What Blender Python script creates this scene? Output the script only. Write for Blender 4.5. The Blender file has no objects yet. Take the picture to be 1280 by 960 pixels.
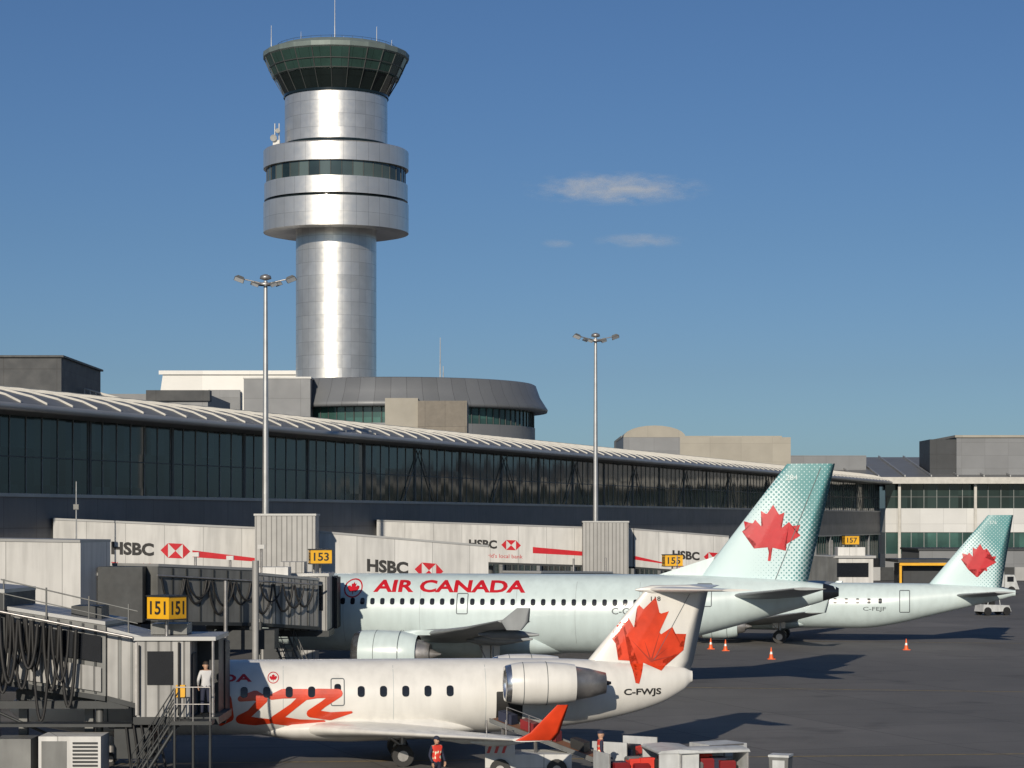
import bpy, bmesh, math, random
from mathutils import Vector, Matrix
from mathutils.bvhtree import BVHTree
random.seed(7)
S = bpy.context.scene
R = math.radians

# ------------------------------------------------------------ materials
def nd(nt, t, **k):
    n = nt.nodes.new(t)
    for a, b in k.items(): setattr(n, a, b)
    return n
def mth(nt, op, a, b=None, clamp=False):
    n = nd(nt, 'ShaderNodeMath', operation=op); n.use_clamp = clamp
    for i, v in enumerate((a, b)):
        if v is None: continue
        if isinstance(v, (int, float)): n.inputs[i].default_value = v
        else: nt.links.new(v, n.inputs[i])
    return n.outputs[0]
def mixc(nt, f, a, b, mode='MIX'):
    n = nd(nt, 'ShaderNodeMix', data_type='RGBA', blend_type=mode)
    for s, v in ((n.inputs[0], f), (n.inputs[6], a), (n.inputs[7], b)):
        if isinstance(v, (int, float)): s.default_value = v
        elif isinstance(v, tuple): s.default_value = (*v[:3], 1)
        else: nt.links.new(v, s)
    return n.outputs[2]
def noise(nt, vec, scale, detail=4, sc=(1, 1, 1)):
    mp = nd(nt, 'ShaderNodeMapping'); mp.inputs['Scale'].default_value = sc
    nt.links.new(vec, mp.inputs[0])
    n = nd(nt, 'ShaderNodeTexNoise'); n.inputs['Scale'].default_value = scale
    n.inputs['Detail'].default_value = detail
    nt.links.new(mp.outputs[0], n.inputs['Vector'])
    return n.outputs['Fac']
def ramp(nt, f, a, b):
    n = nd(nt, 'ShaderNodeMapRange'); n.inputs[1].default_value = a; n.inputs[2].default_value = b
    nt.links.new(f, n.inputs[0]); return n.outputs[0]

def M(name, col, rough=.5, metal=0., var=.12, scale=1.5, coat=0., streak=.0, bump=0.,
      panel=None, cyl=None, pdark=.55, spec=.5, cellvar=.16, cellcol=(.02, .02, .02), tilt=0.):
    m = bpy.data.materials.new(name); m.use_nodes = True
    nt = m.node_tree; b = nt.nodes['Principled BSDF']
    tc = nd(nt, 'ShaderNodeTexCoord').outputs['Object']
    f = noise(nt, tc, scale)
    f = ramp(nt, f, .3, .7)
    c = mixc(nt, f, tuple(x * (1 - var) for x in col), tuple(min(1, x * (1 + var * .6)) for x in col))
    if streak:
        g = ramp(nt, noise(nt, tc, 1.2, 5, (2.2, 2.2, .25)), .42, .75)
        c = mixc(nt, mth(nt, 'MULTIPLY', g, streak), c, tuple(x * .35 for x in col))
    if panel or cyl:
        sp = nd(nt, 'ShaderNodeSeparateXYZ'); nt.links.new(tc, sp.inputs[0])
        if cyl:
            n_, h_, wz = cyl
            ang = mth(nt, 'ARCTAN2', sp.outputs[1], sp.outputs[0])
            U = mth(nt, 'MULTIPLY', ang, n_ / (2 * math.pi)); V = mth(nt, 'DIVIDE', sp.outputs[2], h_)
            l1 = mth(nt, 'LESS_THAN', mth(nt, 'FRACT', U), .03); l2 = mth(nt, 'LESS_THAN', mth(nt, 'FRACT', V), wz)
        else:
            w_, h_, wd = panel
            xx = mth(nt, 'ADD', sp.outputs[0], mth(nt, 'MULTIPLY', sp.outputs[1], .37))
            U = mth(nt, 'DIVIDE', xx, w_); V = mth(nt, 'DIVIDE', sp.outputs[2], h_)
            l1 = mth(nt, 'LESS_THAN', mth(nt, 'FRACT', U), wd / w_); l2 = mth(nt, 'LESS_THAN', mth(nt, 'FRACT', V), wd / h_)
        cell = mth(nt, 'ADD', mth(nt, 'FLOOR', U), mth(nt, 'MULTIPLY', mth(nt, 'FLOOR', V), 17.3))
        wn = nd(nt, 'ShaderNodeTexWhiteNoise', noise_dimensions='1D'); nt.links.new(cell, wn.inputs['W'])
        c = mixc(nt, mth(nt, 'MULTIPLY', wn.outputs['Value'], cellvar), c, cellcol)
        l = mth(nt, 'MULTIPLY', mth(nt, 'MAXIMUM', l1, l2), pdark)
        c = mixc(nt, l, c, tuple(x * .15 for x in col))
        if tilt:
            g = nd(nt, 'ShaderNodeNewGeometry')
            v1 = nd(nt, 'ShaderNodeVectorMath', operation='SUBTRACT'); nt.links.new(wn.outputs['Color'], v1.inputs[0]); v1.inputs[1].default_value = (.5, .5, .5)
            v2 = nd(nt, 'ShaderNodeVectorMath', operation='SCALE'); nt.links.new(v1.outputs[0], v2.inputs[0]); v2.inputs['Scale'].default_value = tilt
            v3 = nd(nt, 'ShaderNodeVectorMath', operation='ADD'); nt.links.new(g.outputs['Normal'], v3.inputs[0]); nt.links.new(v2.outputs[0], v3.inputs[1])
            v4 = nd(nt, 'ShaderNodeVectorMath', operation='NORMALIZE'); nt.links.new(v3.outputs[0], v4.inputs[0]); nt.links.new(v4.outputs[0], b.inputs['Normal'])
    nt.links.new(c, b.inputs['Base Color'])
    rr = nd(nt, 'ShaderNodeMapRange'); rr.inputs[3].default_value = max(.02, rough * .8); rr.inputs[4].default_value = min(1, rough * 1.2)
    nt.links.new(noise(nt, tc, scale * 3), rr.inputs[0]); nt.links.new(rr.outputs[0], b.inputs['Roughness'])
    b.inputs['Metallic'].default_value = metal
    b.inputs['Coat Weight'].default_value = coat
    b.inputs['Coat Roughness'].default_value = .15
    b.inputs['Specular IOR Level'].default_value = spec
    if bump:
        bp = nd(nt, 'ShaderNodeBump'); bp.inputs['Strength'].default_value = bump; bp.inputs['Distance'].default_value = .05
        nt.links.new(noise(nt, tc, scale * 6), bp.inputs['Height']); nt.links.new(bp.outputs[0], b.inputs['Normal'])
    return m

def fin_mat(name, leafx, leafz, gx, gz, g0):
    m = bpy.data.materials.new(name); m.use_nodes = True
    nt = m.node_tree; b = nt.nodes['Principled BSDF']
    tc = nd(nt, 'ShaderNodeTexCoord').outputs['Object']
    sp = nd(nt, 'ShaderNodeSeparateXYZ'); nt.links.new(tc, sp.inputs[0])
    x, z = sp.outputs[0], sp.outputs[2]
    u = mth(nt, 'MULTIPLY', mth(nt, 'ADD', x, z), 1 / .26); v = mth(nt, 'MULTIPLY', mth(nt, 'SUBTRACT', x, z), 1 / .26)
    fu = mth(nt, 'SUBTRACT', mth(nt, 'FRACT', u), .5); fv = mth(nt, 'SUBTRACT', mth(nt, 'FRACT', v), .5)
    d = mth(nt, 'SQRT', mth(nt, 'ADD', mth(nt, 'MULTIPLY', fu, fu), mth(nt, 'MULTIPLY', fv, fv)))
    dx = mth(nt, 'SUBTRACT', x, leafx); dz = mth(nt, 'SUBTRACT', z, leafz)
    dist = mth(nt, 'SQRT', mth(nt, 'ADD', mth(nt, 'MULTIPLY', dx, dx), mth(nt, 'MULTIPLY', dz, dz)))
    g = mth(nt, 'ADD', mth(nt, 'MULTIPLY', dx, gx), mth(nt, 'MULTIPLY', dz, gz))
    g = mth(nt, 'ADD', g, mth(nt, 'MULTIPLY', dist, .12))
    g = mth(nt, 'ADD', g, g0, True)
    k = mth(nt, 'LESS_THAN', d, mth(nt, 'MULTIPLY', g, .58))
    c = mixc(nt, k, (.55, .70, .71), (.085, .27, .28))
    c = mixc(nt, mth(nt, 'MULTIPLY', ramp(nt, noise(nt, tc, .8), .3, .7), .15), c, (.4, .5, .5))
    nt.links.new(c, b.inputs['Base Color']); b.inputs['Roughness'].default_value = .35
    b.inputs['Coat Weight'].default_value = .2
    return m

ICE = M('ice_blue_paint', (.56, .66, .66), .32, 0, .06, .6, coat=.25, streak=.16)
WHT = M('white_paint', (.70, .69, .65), .32, 0, .06, .8, coat=.25, streak=.18)
WING = M('wing_grey_paint', (.27, .29, .30), .4, .1, .12, 1.2, streak=.3)
CHROME = M('polished_metal', (.7, .7, .7), .22, .95, .05, 2)
STEEL = M('worn_steel', (.36, .35, .34), .4, .7, .25, 3)
DARK = M('dark_window', (.012, .014, .018), .12, 0, .1, 3)
BLK = M('black_rubber', (.018, .018, .018), .6, 0, .2, 3)
LINE = M('panel_line_grey', (.10, .12, .13), .6)
FAINT = M('faint_panel_line', (.33, .38, .39), .5)
RED = M('livery_red', (.50, .012, .02), .35, 0, .12, 2, coat=.2)
ORG = M('livery_orange_red', (.64, .05, .012), .35, 0, .28, 1.3, coat=.2)
DKRED = M('dark_red', (.2, .01, .012), .5)
JWHITE = M('bridge_white', (.60, .60, .58), .5, 0, .07, .7, streak=.35, panel=(2.4, 30, .04), pdark=.5)
JGREY = M('bridge_grey', (.17, .175, .17), .5, .2, .18, 1, streak=.45)
JPANEL = M('bridge_panel_grey', (.34, .34, .33), .5, .2, .15, 1, streak=.5, panel=(.42, 50, .07), pdark=.75)
JDARK = M('bridge_dark', (.03, .034, .036), .55, .1, .25, 1.3)
CORR = M('corrugated_grey', (.34, .34, .33), .5, .2, .08, 1, panel=(.3, 40, .07), pdark=.6)
YEL = M('sign_yellow', (.72, .38, .012), .45, 0, .08, 2)
ALU = M('tower_aluminium', (.71, .70, .67), .36, .78, .08, .9, cyl=(28, 1.55, .03), pdark=.4, cellvar=.12, tilt=.03)
ALU2 = M('tower_drum_aluminium', (.71, .70, .67), .36, .78, .06, .6, cyl=(36, 4.9, .008), pdark=.45, cellvar=.08, tilt=.015)
TGLASS = M('tower_green_glass', (.03, .07, .06), .12, .1, .2, .5, cyl=(40, 60, .001), pdark=.8, spec=.7)
TDARK = M('tower_dark_glass', (.008, .014, .014), .1, 0, .2, .5, cyl=(32, 60, .001), pdark=.5)
TWIN = M('tower_window_glass', (.015, .03, .03), .08, .2, .6, .35, cyl=(40, 60, .001), spec=.8, cellvar=.6, cellcol=(.2, .26, .24), tilt=.05)
GLASS = M('terminal_glass', (.010, .021, .021), .07, 0, .5, .12, spec=.45, panel=(1.75, 2.15, .05), pdark=0, cellvar=.6, cellcol=(.04, .068, .064), tilt=.012)
GLASS2 = M('green_glass', (.05, .12, .105), .1, 0, .6, .2, spec=.6, panel=(1.75, 4, .05), pdark=0, cellvar=.7, cellcol=(.02, .04, .04), tilt=.012)
SPAN = M('spandrel_grey', (.14, .145, .155), .5, .2, .08, .3, streak=.2, panel=(3.5, 2.05, .05), pdark=.5)
SPAN2 = M('spandrel_white', (.60, .61, .60), .5, 0, .06, .3, panel=(4, 4, .06), pdark=.35)
MULL = M('mullion', (.07, .078, .078), .5, .3)
MULL2 = M('pale_mullion', (.22, .24, .235), .5, .3)
ROOF = M('metal_roof', (.20, .205, .205), .5, .3, .1, .3, streak=.1)
RIB = M('roof_rib_white', (.50, .49, .45), .5)
FASC = M('fascia_metal', (.36, .365, .36), .45, .4, .1, .5)
BEIGE = M('beige_cladding', (.33, .31, .26), .6, 0, .08, .4, panel=(5, 3, .05), pdark=.3)
DBOX = M('dark_cladding', (.035, .04, .045), .6, 0, .1, .4, panel=(4, 2.5, .06))
GRYB = M('grey_cladding', (.19, .2, .21), .55, .1, .08, .3, panel=(4, 2.2, .05), pdark=.35)
WBLD = M('white_cladding', (.74, .74, .71), .5, 0, .03, .3, panel=(6, 4, .04), pdark=.15)
POLE = M('galvanised_pole', (.45, .46, .46), .4, .6)
LAMPG = M('lamp_lens', (.75, .78, .8), .15, .1)
CONE = M('cone_orange', (.8, .12, .02), .5)
SKIN = M('skin', (.5, .3, .2), .5); NAVY = M('navy_cloth', (.02, .025, .05), .8)
VEST = M('vest_red', (.7, .05, .03), .7); SHIRT = M('shirt_white', (.6, .6, .6), .8); REFL = M('reflective_tape', (.8, .85, .6), .3)
HAIR = M('hair', (.03, .02, .015), .7)

# ------------------------------------------------------------ mesh helper
class MB:
    def __init__(s): s.v = []; s.f = []; s.m = []; s.sm = []; s.mats = []
    def mi(s, m):
        if m not in s.mats: s.mats.append(m)
        return s.mats.index(m)
    def add(s, vs, fs, m, smooth=False):
        o = len(s.v); s.v += [tuple(v) for v in vs]; k = s.mi(m)
        for f in fs: s.f.append([i + o for i in f]); s.m.append(k); s.sm.append(smooth)
    def hexa(s, c, m):
        s.add(c, [(0, 3, 2, 1), (4, 5, 6, 7), (0, 1, 5, 4), (1, 2, 6, 5), (2, 3, 7, 6), (3, 0, 4, 7)], m)
    def box(s, x0, x1, y0, y1, z0, z1, m):
        s.hexa([(x0, y0, z0), (x1, y0, z0), (x1, y1, z0), (x0, y1, z0), (x0, y0, z1), (x1, y0, z1), (x1, y1, z1), (x0, y1, z1)], m)
    def obox(s, p0, p1, w, h, m, zo=0, co=0):
        p0 = Vector(p0); p1 = Vector(p1); u = (p1 - p0); c = u.cross(Vector((0, 0, 1))).normalized()
        Z = Vector((0, 0, 1)); a = p0 + c * co + Z * zo; b = p1 + c * co + Z * zo
        s.hexa([a + c * w / 2, b + c * w / 2, b - c * w / 2, a - c * w / 2,
                a + c * w / 2 + Z * h, b + c * w / 2 + Z * h, b - c * w / 2 + Z * h, a - c * w / 2 + Z * h], m)
    def cyl(s, p0, p1, r0, m, r1=None, n=12, smooth=True, cap=True):
        p0 = Vector(p0); p1 = Vector(p1); r1 = r0 if r1 is None else r1
        q = (p1 - p0).to_track_quat('Z', 'Y'); vs = []
        for p, r in ((p0, r0), (p1, r1)):
            for i in range(n):
                a = 2 * math.pi * i / n; vs.append(p + q @ Vector((r * math.cos(a), r * math.sin(a), 0)))
        s.add(vs, [(i, (i + 1) % n, n + (i + 1) % n, n + i) for i in range(n)], m, smooth)
        if cap: s.add(vs[:n], [tuple(range(n))[::-1]], m); s.add(vs[n:], [tuple(range(n))], m)
    def rings(s, rs, m, smooth=True, cap=True):
        n = len(rs[0]); vs = [p for r in rs for p in r]; fs = []
        for k in range(len(rs) - 1):
            for i in range(n):
                j = (i + 1) % n; fs.append((k * n + i, k * n + j, (k + 1) * n + j, (k + 1) * n + i))
        s.add(vs, fs, m, smooth)
        if cap: s.add(rs[0], [tuple(range(n))[::-1]], m); s.add(rs[-1], [tuple(range(n))], m)
    def lathe(s, prof, m, n=64, c=(0, 0, 0), axis='z', smooth=True, cap=False, ph=0):
        rs = []
        for h, r in prof:
            g = []
            for i in range(n):
                a = 2 * math.pi * i / n + ph
                if axis == 'z': g.append((c[0] + r * math.cos(a), c[1] + r * math.sin(a), c[2] + h))
                else: g.append((c[0] + h, c[1] + r * math.sin(a), c[2] + r * math.cos(a)))
            rs.append(g)
        s.rings(rs, m, smooth, cap)
    def tube(s, pts, r, m, n=6):
        for a, b in zip(pts[:-1], pts[1:]): s.cyl(a, b, r, m, n=n, cap=False)
    def make(s, name, parent=None, loc=(0, 0, 0), rz=0):
        me = bpy.data.meshes.new(name); me.from_pydata(s.v, [], s.f)
        for m in s.mats: me.materials.append(m)
        me.polygons.foreach_set('material_index', s.m); me.polygons.foreach_set('use_smooth', s.sm); me.update()
        bm = bmesh.new(); bm.from_mesh(me); bmesh.ops.recalc_face_normals(bm, faces=bm.faces); bm.to_mesh(me); bm.free()
        o = bpy.data.objects.new(name, me); S.collection.objects.link(o)
        o.location = loc; o.rotation_euler = (0, 0, rz)
        if parent: o.parent = parent
        return o
def E(name, loc=(0, 0, 0), rz=0):
    o = bpy.data.objects.new(name, None); S.collection.objects.link(o); o.location = loc; o.rotation_euler = (0, 0, rz); return o

def text2d(t, w, h, bold=.012, x0=0, z0=0, shear=0):
    c = bpy.data.curves.new('t', 'FONT'); c.body = t; c.size = 1; c.offset = bold; c.shear = shear; c.resolution_u = 3
    o = bpy.data.objects.new('t', c); S.collection.objects.link(o)
    bpy.context.view_layer.update()
    me = bpy.data.meshes.new_from_object(o.evaluated_get(bpy.context.evaluated_depsgraph_get()))
    vs = [v.co.copy() for v in me.vertices]; fs = [tuple(p.vertices) for p in me.polygons]
    bpy.data.objects.remove(o); bpy.data.meshes.remove(me)
    ax = min(v.x for v in vs); bx = max(v.x for v in vs); ay = min(v.y for v in vs); by = max(v.y for v in vs)
    return [((v.x - ax) / (bx - ax) * w + x0, (v.y - ay) / (by - ay) * h + z0) for v in vs], fs
LEAFH = [(-90, 2030), (-45, 1167), (-156, 1069), (-1015, 1220), (-899, 900), (-919, 827), (-1860, 65), (-1648, -34), (-1614, -113), (-1800, -685), (-1258, -570), (-1185, -608), (-1080, -855), (-657, -401), (-546, -458), (-750, -1510), (-423, -1321), (-332, -1348), (0, -2000)]
def leaf2d(cx, cz, w, h=None, rot=0):
    pts = LEAFH + [(-x, y) for x, y in LEAFH[:-1][::-1]]
    h = h or w; c, s_ = math.cos(rot), math.sin(rot); out = []
    for x, y in pts:
        a = x / 3720 * w; b = -y / 4030 * h; out.append((cx + a * c - b * s_, cz + a * s_ + b * c))
    return out, [tuple(range(len(out)))]
def poly2d(p): return p, [tuple(range(len(p)))]
def rect2d(x, z, w, h, r=0):
    if r <= 0: return poly2d([(x - w / 2, z - h / 2), (x + w / 2, z - h / 2), (x + w / 2, z + h / 2), (x - w / 2, z + h / 2)])
    p = []
    for cx, cz, a0 in ((1, -1, -90), (1, 1, 0), (-1, 1, 90), (-1, -1, 180)):
        for k in range(4):
            a = R(a0 + k * 30); p.append((x + cx * (w / 2 - r) + r * math.cos(a), z + cz * (h / 2 - r) + r * math.sin(a)))
    return poly2d(p)
def ring2d(x, z, w, h, t, r=.08):
    a = rect2d(x, z, w, h, r)[0]; b = rect2d(x, z, w - 2 * t, h - 2 * t, max(.01, r - t))[0]; n = len(a)
    return a + b, [(i, (i + 1) % n, n + (i + 1) % n, n + i) for i in range(n)]
def circ2d(x, z, r, n=24): return poly2d([(x + r * math.cos(2 * math.pi * i / n), z + r * math.sin(2 * math.pi * i / n)) for i in range(n)])
def merge2d(lst):
    v = []; f = []
    for a, b in lst: o = len(v); v += a; f += [tuple(i + o for i in q) for q in b]
    return v, f
def strokes2d(p):
    out = []
    for (x0, z0, w0), (x1, z1, w1) in zip(p[:-1], p[1:]):
        dx, dz = x1 - x0, z1 - z0; l = math.hypot(dx, dz); nx, nz = -dz / l, dx / l
        out.append(poly2d([(x0 - nx * w0 / 2, z0 - nz * w0 / 2), (x1 - nx * w1 / 2, z1 - nz * w1 / 2), (x1 + nx * w1 / 2, z1 + nz * w1 / 2), (x0 + nx * w0 / 2, z0 + nz * w0 / 2)]))
    for x, z, w in p: out.append(circ2d(x, z, w / 2, 10))
    return out
def bvh_of(*obs):
    v = []; f = []
    for o in obs:
        k = len(v); v += [x.co.copy() for x in o.data.vertices]; f += [[i + k for i in p.vertices] for p in o.data.polygons]
    return BVHTree.FromPolygons(v, f)
def decal(name, geo, bvh, mat, parent, side=-1, off=.012, step=.12, sx=0, jit=0):
    vs, fs = geo; bm = bmesh.new(); lay = bm.verts.layers.int.new('k')
    bv = [bm.verts.new((x, 0, z)) for x, z in vs]
    for f in fs:
        try: bm.faces.new([bv[i] for i in f])
        except ValueError: pass
    bmesh.ops.triangulate(bm, faces=bm.faces[:])
    zs = [v[1] for v in vs]; xs = [v[0] for v in vs]
    z = min(zs) + step
    while z < max(zs):
        bmesh.ops.bisect_plane(bm, geom=bm.verts[:] + bm.edges[:] + bm.faces[:], plane_co=(0, 0, z), plane_no=(0, 0, 1)); z += step
    if sx:
        x = min(xs) + sx
        while x < max(xs):
            bmesh.ops.bisect_plane(bm, geom=bm.verts[:] + bm.edges[:] + bm.faces[:], plane_co=(x, 0, 0), plane_no=(1, 0, 0)); x += sx
    bad = []
    if jit:   # every separate island gets its own offset so overlapping strokes never share a plane
        seen = set(); k = 0
        for v in bm.verts:
            if v in seen: continue
            stack = [v]; seen.add(v)
            while stack:
                q = stack.pop(); q[lay] = k
                for e in q.link_edges:
                    o = e.other_vert(q)
                    if o not in seen: seen.add(o); stack.append(o)
            k += 1
    for v in bm.verts:
        h = bvh.ray_cast(Vector((v.co.x, side * 25, v.co.z)), Vector((0, -side, 0)))
        if h[0] is None: bad.append(v)
        else: v.co.y = h[0].y + side * (off + (v[lay] * jit if jit else 0))
    bmesh.ops.delete(bm, geom=bad, context='VERTS')
    bmesh.ops.recalc_face_normals(bm, faces=bm.faces)
    me = bpy.data.meshes.new(name); bm.to_mesh(me); bm.free(); me.materials.append(mat)
    o = bpy.data.objects.new(name, me); S.collection.objects.link(o); o.parent = parent; return o
def flat(name, geo, org, u, up, mat, parent, off=.012):
    org = Vector(org); u = Vector(u).normalized(); up = Vector(up).normalized(); n = u.cross(up).normalized()
    b = MB(); vs, fs = geo; b.add([org + u * x + up * z + n * off for x, z in vs], fs, mat); return b.make(name, parent)

# ------------------------------------------------------------ aircraft parts
AX = [1, .85, .6, .38, .2, .08, .02, 0]
def foil(tc): return [tc * 5 * (.2969 * math.sqrt(x) - .126 * x - .3516 * x * x + .2843 * x ** 3 - .1015 * x ** 4) for x in AX]
def surf(mb, st, mat, vert=False):
    rs = []
    for xle, p, off, ch, tc in st:
        th = foil(tc); L = [(xle + AX[i] * ch, th[i] * ch) for i in range(8)] + [(xle + AX[i] * ch, -th[i] * ch) for i in range(6, 0, -1)]
        rs.append([(x, off + t, p) if vert else (x, p, off + t) for x, t in L])
    mb.rings(rs, mat, True, True)
def fuselage(name, secs, mat, parent, n=56):
    out = []
    for k in range(len(secs) - 1):
        a, b = secs[k], secs[k + 1]; q0 = secs[max(0, k - 1)]; q1 = secs[min(len(secs) - 1, k + 2)]
        st = 4
        for i in range(st):
            t = i / st; pt = [a[0] + (b[0] - a[0]) * t]
            for c in (1, 2, 3):
                ma = (b[c] - q0[c]) / max(1e-6, b[0] - q0[0]) * (b[0] - a[0]) if k else (b[c] - a[c]) * 1.6
                mb_ = (q1[c] - a[c]) / max(1e-6, q1[0] - a[0]) * (b[0] - a[0])
                if abs(a[c] - b[c]) < 1e-6: ma = mb_ = 0
                if k and abs(a[c] - q0[c]) < 1e-6: ma = 0
                if abs(q1[c] - b[c]) < 1e-6: mb_ = 0
                pt.append((2 * t ** 3 - 3 * t * t + 1) * a[c] + (t ** 3 - 2 * t * t + t) * ma + (3 * t * t - 2 * t ** 3) * b[c] + (t ** 3 - t * t) * mb_)
            out.append(pt)
    out.append(list(secs[-1])); mb = MB()
    rs = [[(s, max(.01, ry) * math.sin(2 * math.pi * i / n), zc + max(.01, rz) * math.cos(2 * math.pi * i / n)) for i in range(n)] for s, zc, ry, rz in out]
    mb.rings(rs, mat)
    return mb.make(name, parent)
def wheel(mb, x, y, r=.55, w=.38):
    mb.cyl((x, y - w / 2, r), (x, y + w / 2, r), r, BLK, n=20)
    mb.cyl((x, y - w / 2 - .01, r), (x, y + w / 2 + .01, r), r * .5, STEEL, n=14)
def gear(mb, x, y, ztop, r=.55, twin=.45):
    mb.cyl((x, y, r), (x, y, ztop), .11, STEEL); mb.cyl((x, y, r + .3), (x - .8, y, ztop), .06, STEEL)
    mb.box(x - .5, x + .4, y - .05, y - .02, r + .6, ztop, WHT)
    mb.cyl((x, y - twin, r), (x, y + twin, r), .08, STEEL); wheel(mb, x, y - twin, r); wheel(mb, x, y + twin, r)
def engine(mb, x, y, z, r, L, cowl, rear=True):
    p = [(.1 * L, r * .98), (.28 * L, r), (.6 * L, r * .97), (.8 * L, r * .85), (.84 * L, r * .78)]
    mb.lathe(p, cowl, 36, (x, y, z), 'x')
    mb.lathe([(.1 * L, r * .98), (.04 * L, r * .93), (0.005 * L, r * .87), (0, r * .83), (.02 * L, r * .79), (.09 * L, r * .77)], CHROME, 36, (x, y, z), 'x')
    mb.lathe([(.09 * L, r * .77), (.2 * L, r * .78), (.22 * L, .02)], JDARK, 36, (x, y, z), 'x')
    mb.lathe([(.08 * L, .02), (.2 * L, r * .25)], STEEL, 18, (x, y, z), 'x')
    mb.lathe([(.84 * L, r * .78), (.8 * L, r * .7)], DARK, 36, (x, y, z), 'x')
    mb.lathe([(.78 * L, r * .66), (.95 * L, r * .5), (1.0 * L, r * .42)], STEEL, 30, (x, y, z), 'x', cap=True)
    mb.lathe([(.95 * L, r * .3), (1.14 * L, .03)], STEEL, 20, (x, y, z), 'x', cap=True)
    for q in (.3, .62): mb.lathe([(q * L, r * 1.003), (q * L + .03, r * 1.003)], LINE, 36, (x, y, z), 'x')

def leaf_roundel(nm, x, z, r, bvh, par):
    a = circ2d(x, z, r)[0]; b = circ2d(x, z, r * .86)[0]; n = len(a)
    decal(nm + '_ring', (a + b, [(i, (i + 1) % n, n + (i + 1) % n, n + i) for i in range(n)]), bvh, RED, par)
    decal(nm + '_leaf', leaf2d(x, z, r * 1.3), bvh, RED, par)

# ---------- narrow body airliner
A = E('narrow_body_airliner', (-16.7, 120.9, 0), R(-10))
fu = fuselage('fuselage', [(0, 3.35, .02, .02), (.35, 3.37, .5, .5), (1.1, 3.45, .95, .98), (2.2, 3.58, 1.38, 1.45), (3.8, 3.72, 1.78, 1.86), (5.8, 3.8, 1.975, 2.07),
     (21.5, 3.8, 1.975, 2.07), (24, 3.95, 1.9, 1.92), (26.5, 4.22, 1.62, 1.62), (29, 4.53, 1.22, 1.24), (31.4, 4.8, .8, .82), (33, 4.95, .5, .5), (33.84, 5.02, .26, .28)], ICE, A)
mb = MB(); mb.lathe([(33.2, .47), (33.86, .27), (34.0, .2)], DARK, 24, (0, 0, 5.0), 'x', cap=True)
rs = []
for s_, ry, rz, zc in ((9.6, .3, .2, 1.95), (11, 1.7, .75, 2.15), (13, 2.25, .95, 2.3), (16, 2.3, .98, 2.3), (18, 1.9, .85, 2.3), (20.3, .4, .3, 2.1)):
    rs.append([(s_, ry * math.sin(2 * math.pi * i / 32), zc + rz * math.cos(2 * math.pi * i / 32)) for i in range(32)])
mb.rings(rs, ICE); mb.make('belly_fairing', A)
mb = MB()
for sd in (-1, 1):
    surf(mb, [(11.2, sd * 1.2, 2.55, 6.9, .13), (12.1, sd * 2.2, 2.68, 6.1, .125), (14.0, sd * 6.4, 3.05, 3.95, .115), (16.7, sd * 11.8, 3.55, 2.7, .11), (19.3, sd * 17, 4.15, 1.5, .1)], WING)
    surf(mb, [(19.7, 3.75, sd * 17.02, .7, .08), (19.45, 4.15, sd * 17.03, 1.3, .06), (20.2, 4.75, sd * 17.06, .6, .06)], WING, True)
    for yy, xx, z0 in ((5.0, 16.9, 2.6), (8.6, 18.0, 2.9), (12.2, 18.9, 3.3)):
        mb.rings([[(xx + dx, sd * yy + ry * math.sin(a * .7854), z0 + ry * 1.1 * math.cos(a * .7854)) for a in range(8)] for dx, ry in ((-1.4, .05), (-.7, .2), (.3, .22), (1.5, .04))], WING)
mb.make('wings', A)
mb = MB()
for sd in (-1, 1):
    engine(mb, 9.9, sd * 5.75, 1.95, 1.2, 3.9, ICE)
    surf(mb, [(11.2, 2.9, sd * 5.75, 3.2, .08), (12.8, 3.15, sd * 5.75, 2.8, .08)], ICE, True)
mb.make('engines', A)
mb = MB()
for sd in (-1, 1): surf(mb, [(28.2, sd * .4, 4.75, 3.9, .1), (32.0, sd * 6.22, 5.35, 1.6, .09)], WING)
mb.make('tailplane', A)
FIN1 = fin_mat('airliner_fin_pattern', 30.6, 8.0, .20, .07, .16)
mb = MB(); surf(mb, [(26.3, 5.0, 0, 6.0, .1), (31.35, 11.6, 0, 2.45, .09)], FIN1, True)
mb.add([(24.4, 0, 5.75), (27.3, .09, 5.5), (27.3, -.09, 5.5), (27.6, 0, 6.8)], [(0, 1, 3), (0, 3, 2), (1, 2, 3)], ICE)
fin = mb.make('fin', A)
mb = MB(); gear(mb, 5.1, 0, 2.4, .38, .25); gear(mb, 16.6, -3.8, 2.7, .57); gear(mb, 16.6, 3.8, 2.7, .57); mb.make('landing_gear', A)
bf = bvh_of(fu); bn = bvh_of(fin)
for sd in (-1, 1):
    decal('cabin_windows', merge2d([rect2d(7.2 + .533 * i, 4.45, .24, .34, .09) for i in range(37) if i not in (14,)]), bf, DARK, A, sd)
    decal('door_outlines', merge2d([ring2d(14.66, 4.35, .62, 1.1, .05), ring2d(4.9, 4.3, .9, 1.95, .05), ring2d(27.2, 4.85, .8, 1.2, .05)]), bf, LINE, A, sd)
    decal('skin_joints', merge2d([rect2d(x, 3.9, .02, 3.2) for x in (8.3, 12.4, 17.5, 20.6, 23.9)]), bf, FAINT, A, sd, .006)
    decal('fin_leaf', leaf2d(30.55, 8.05, 3.0, 2.9, R(-4)), bn, RED, A, sd, .02, .15, .15)
    decal('cockpit_windows', merge2d([poly2d([(1.5, 4.05), (2.2, 4.05), (2.3, 4.6), (1.9, 4.62)]), poly2d([(2.3, 4.05), (2.8, 4.15), (2.8, 4.6), (2.4, 4.62)])]), bf, DARK, A, sd)
decal('exit_window', rect2d(14.66, 4.5, .24, .34, .09), bf, DARK, A)
decal('airline_title', text2d('AIR CANADA', 8.1, .64, .035, 9.85, 4.92, .0), bf, RED, A, step=.06)
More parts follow.
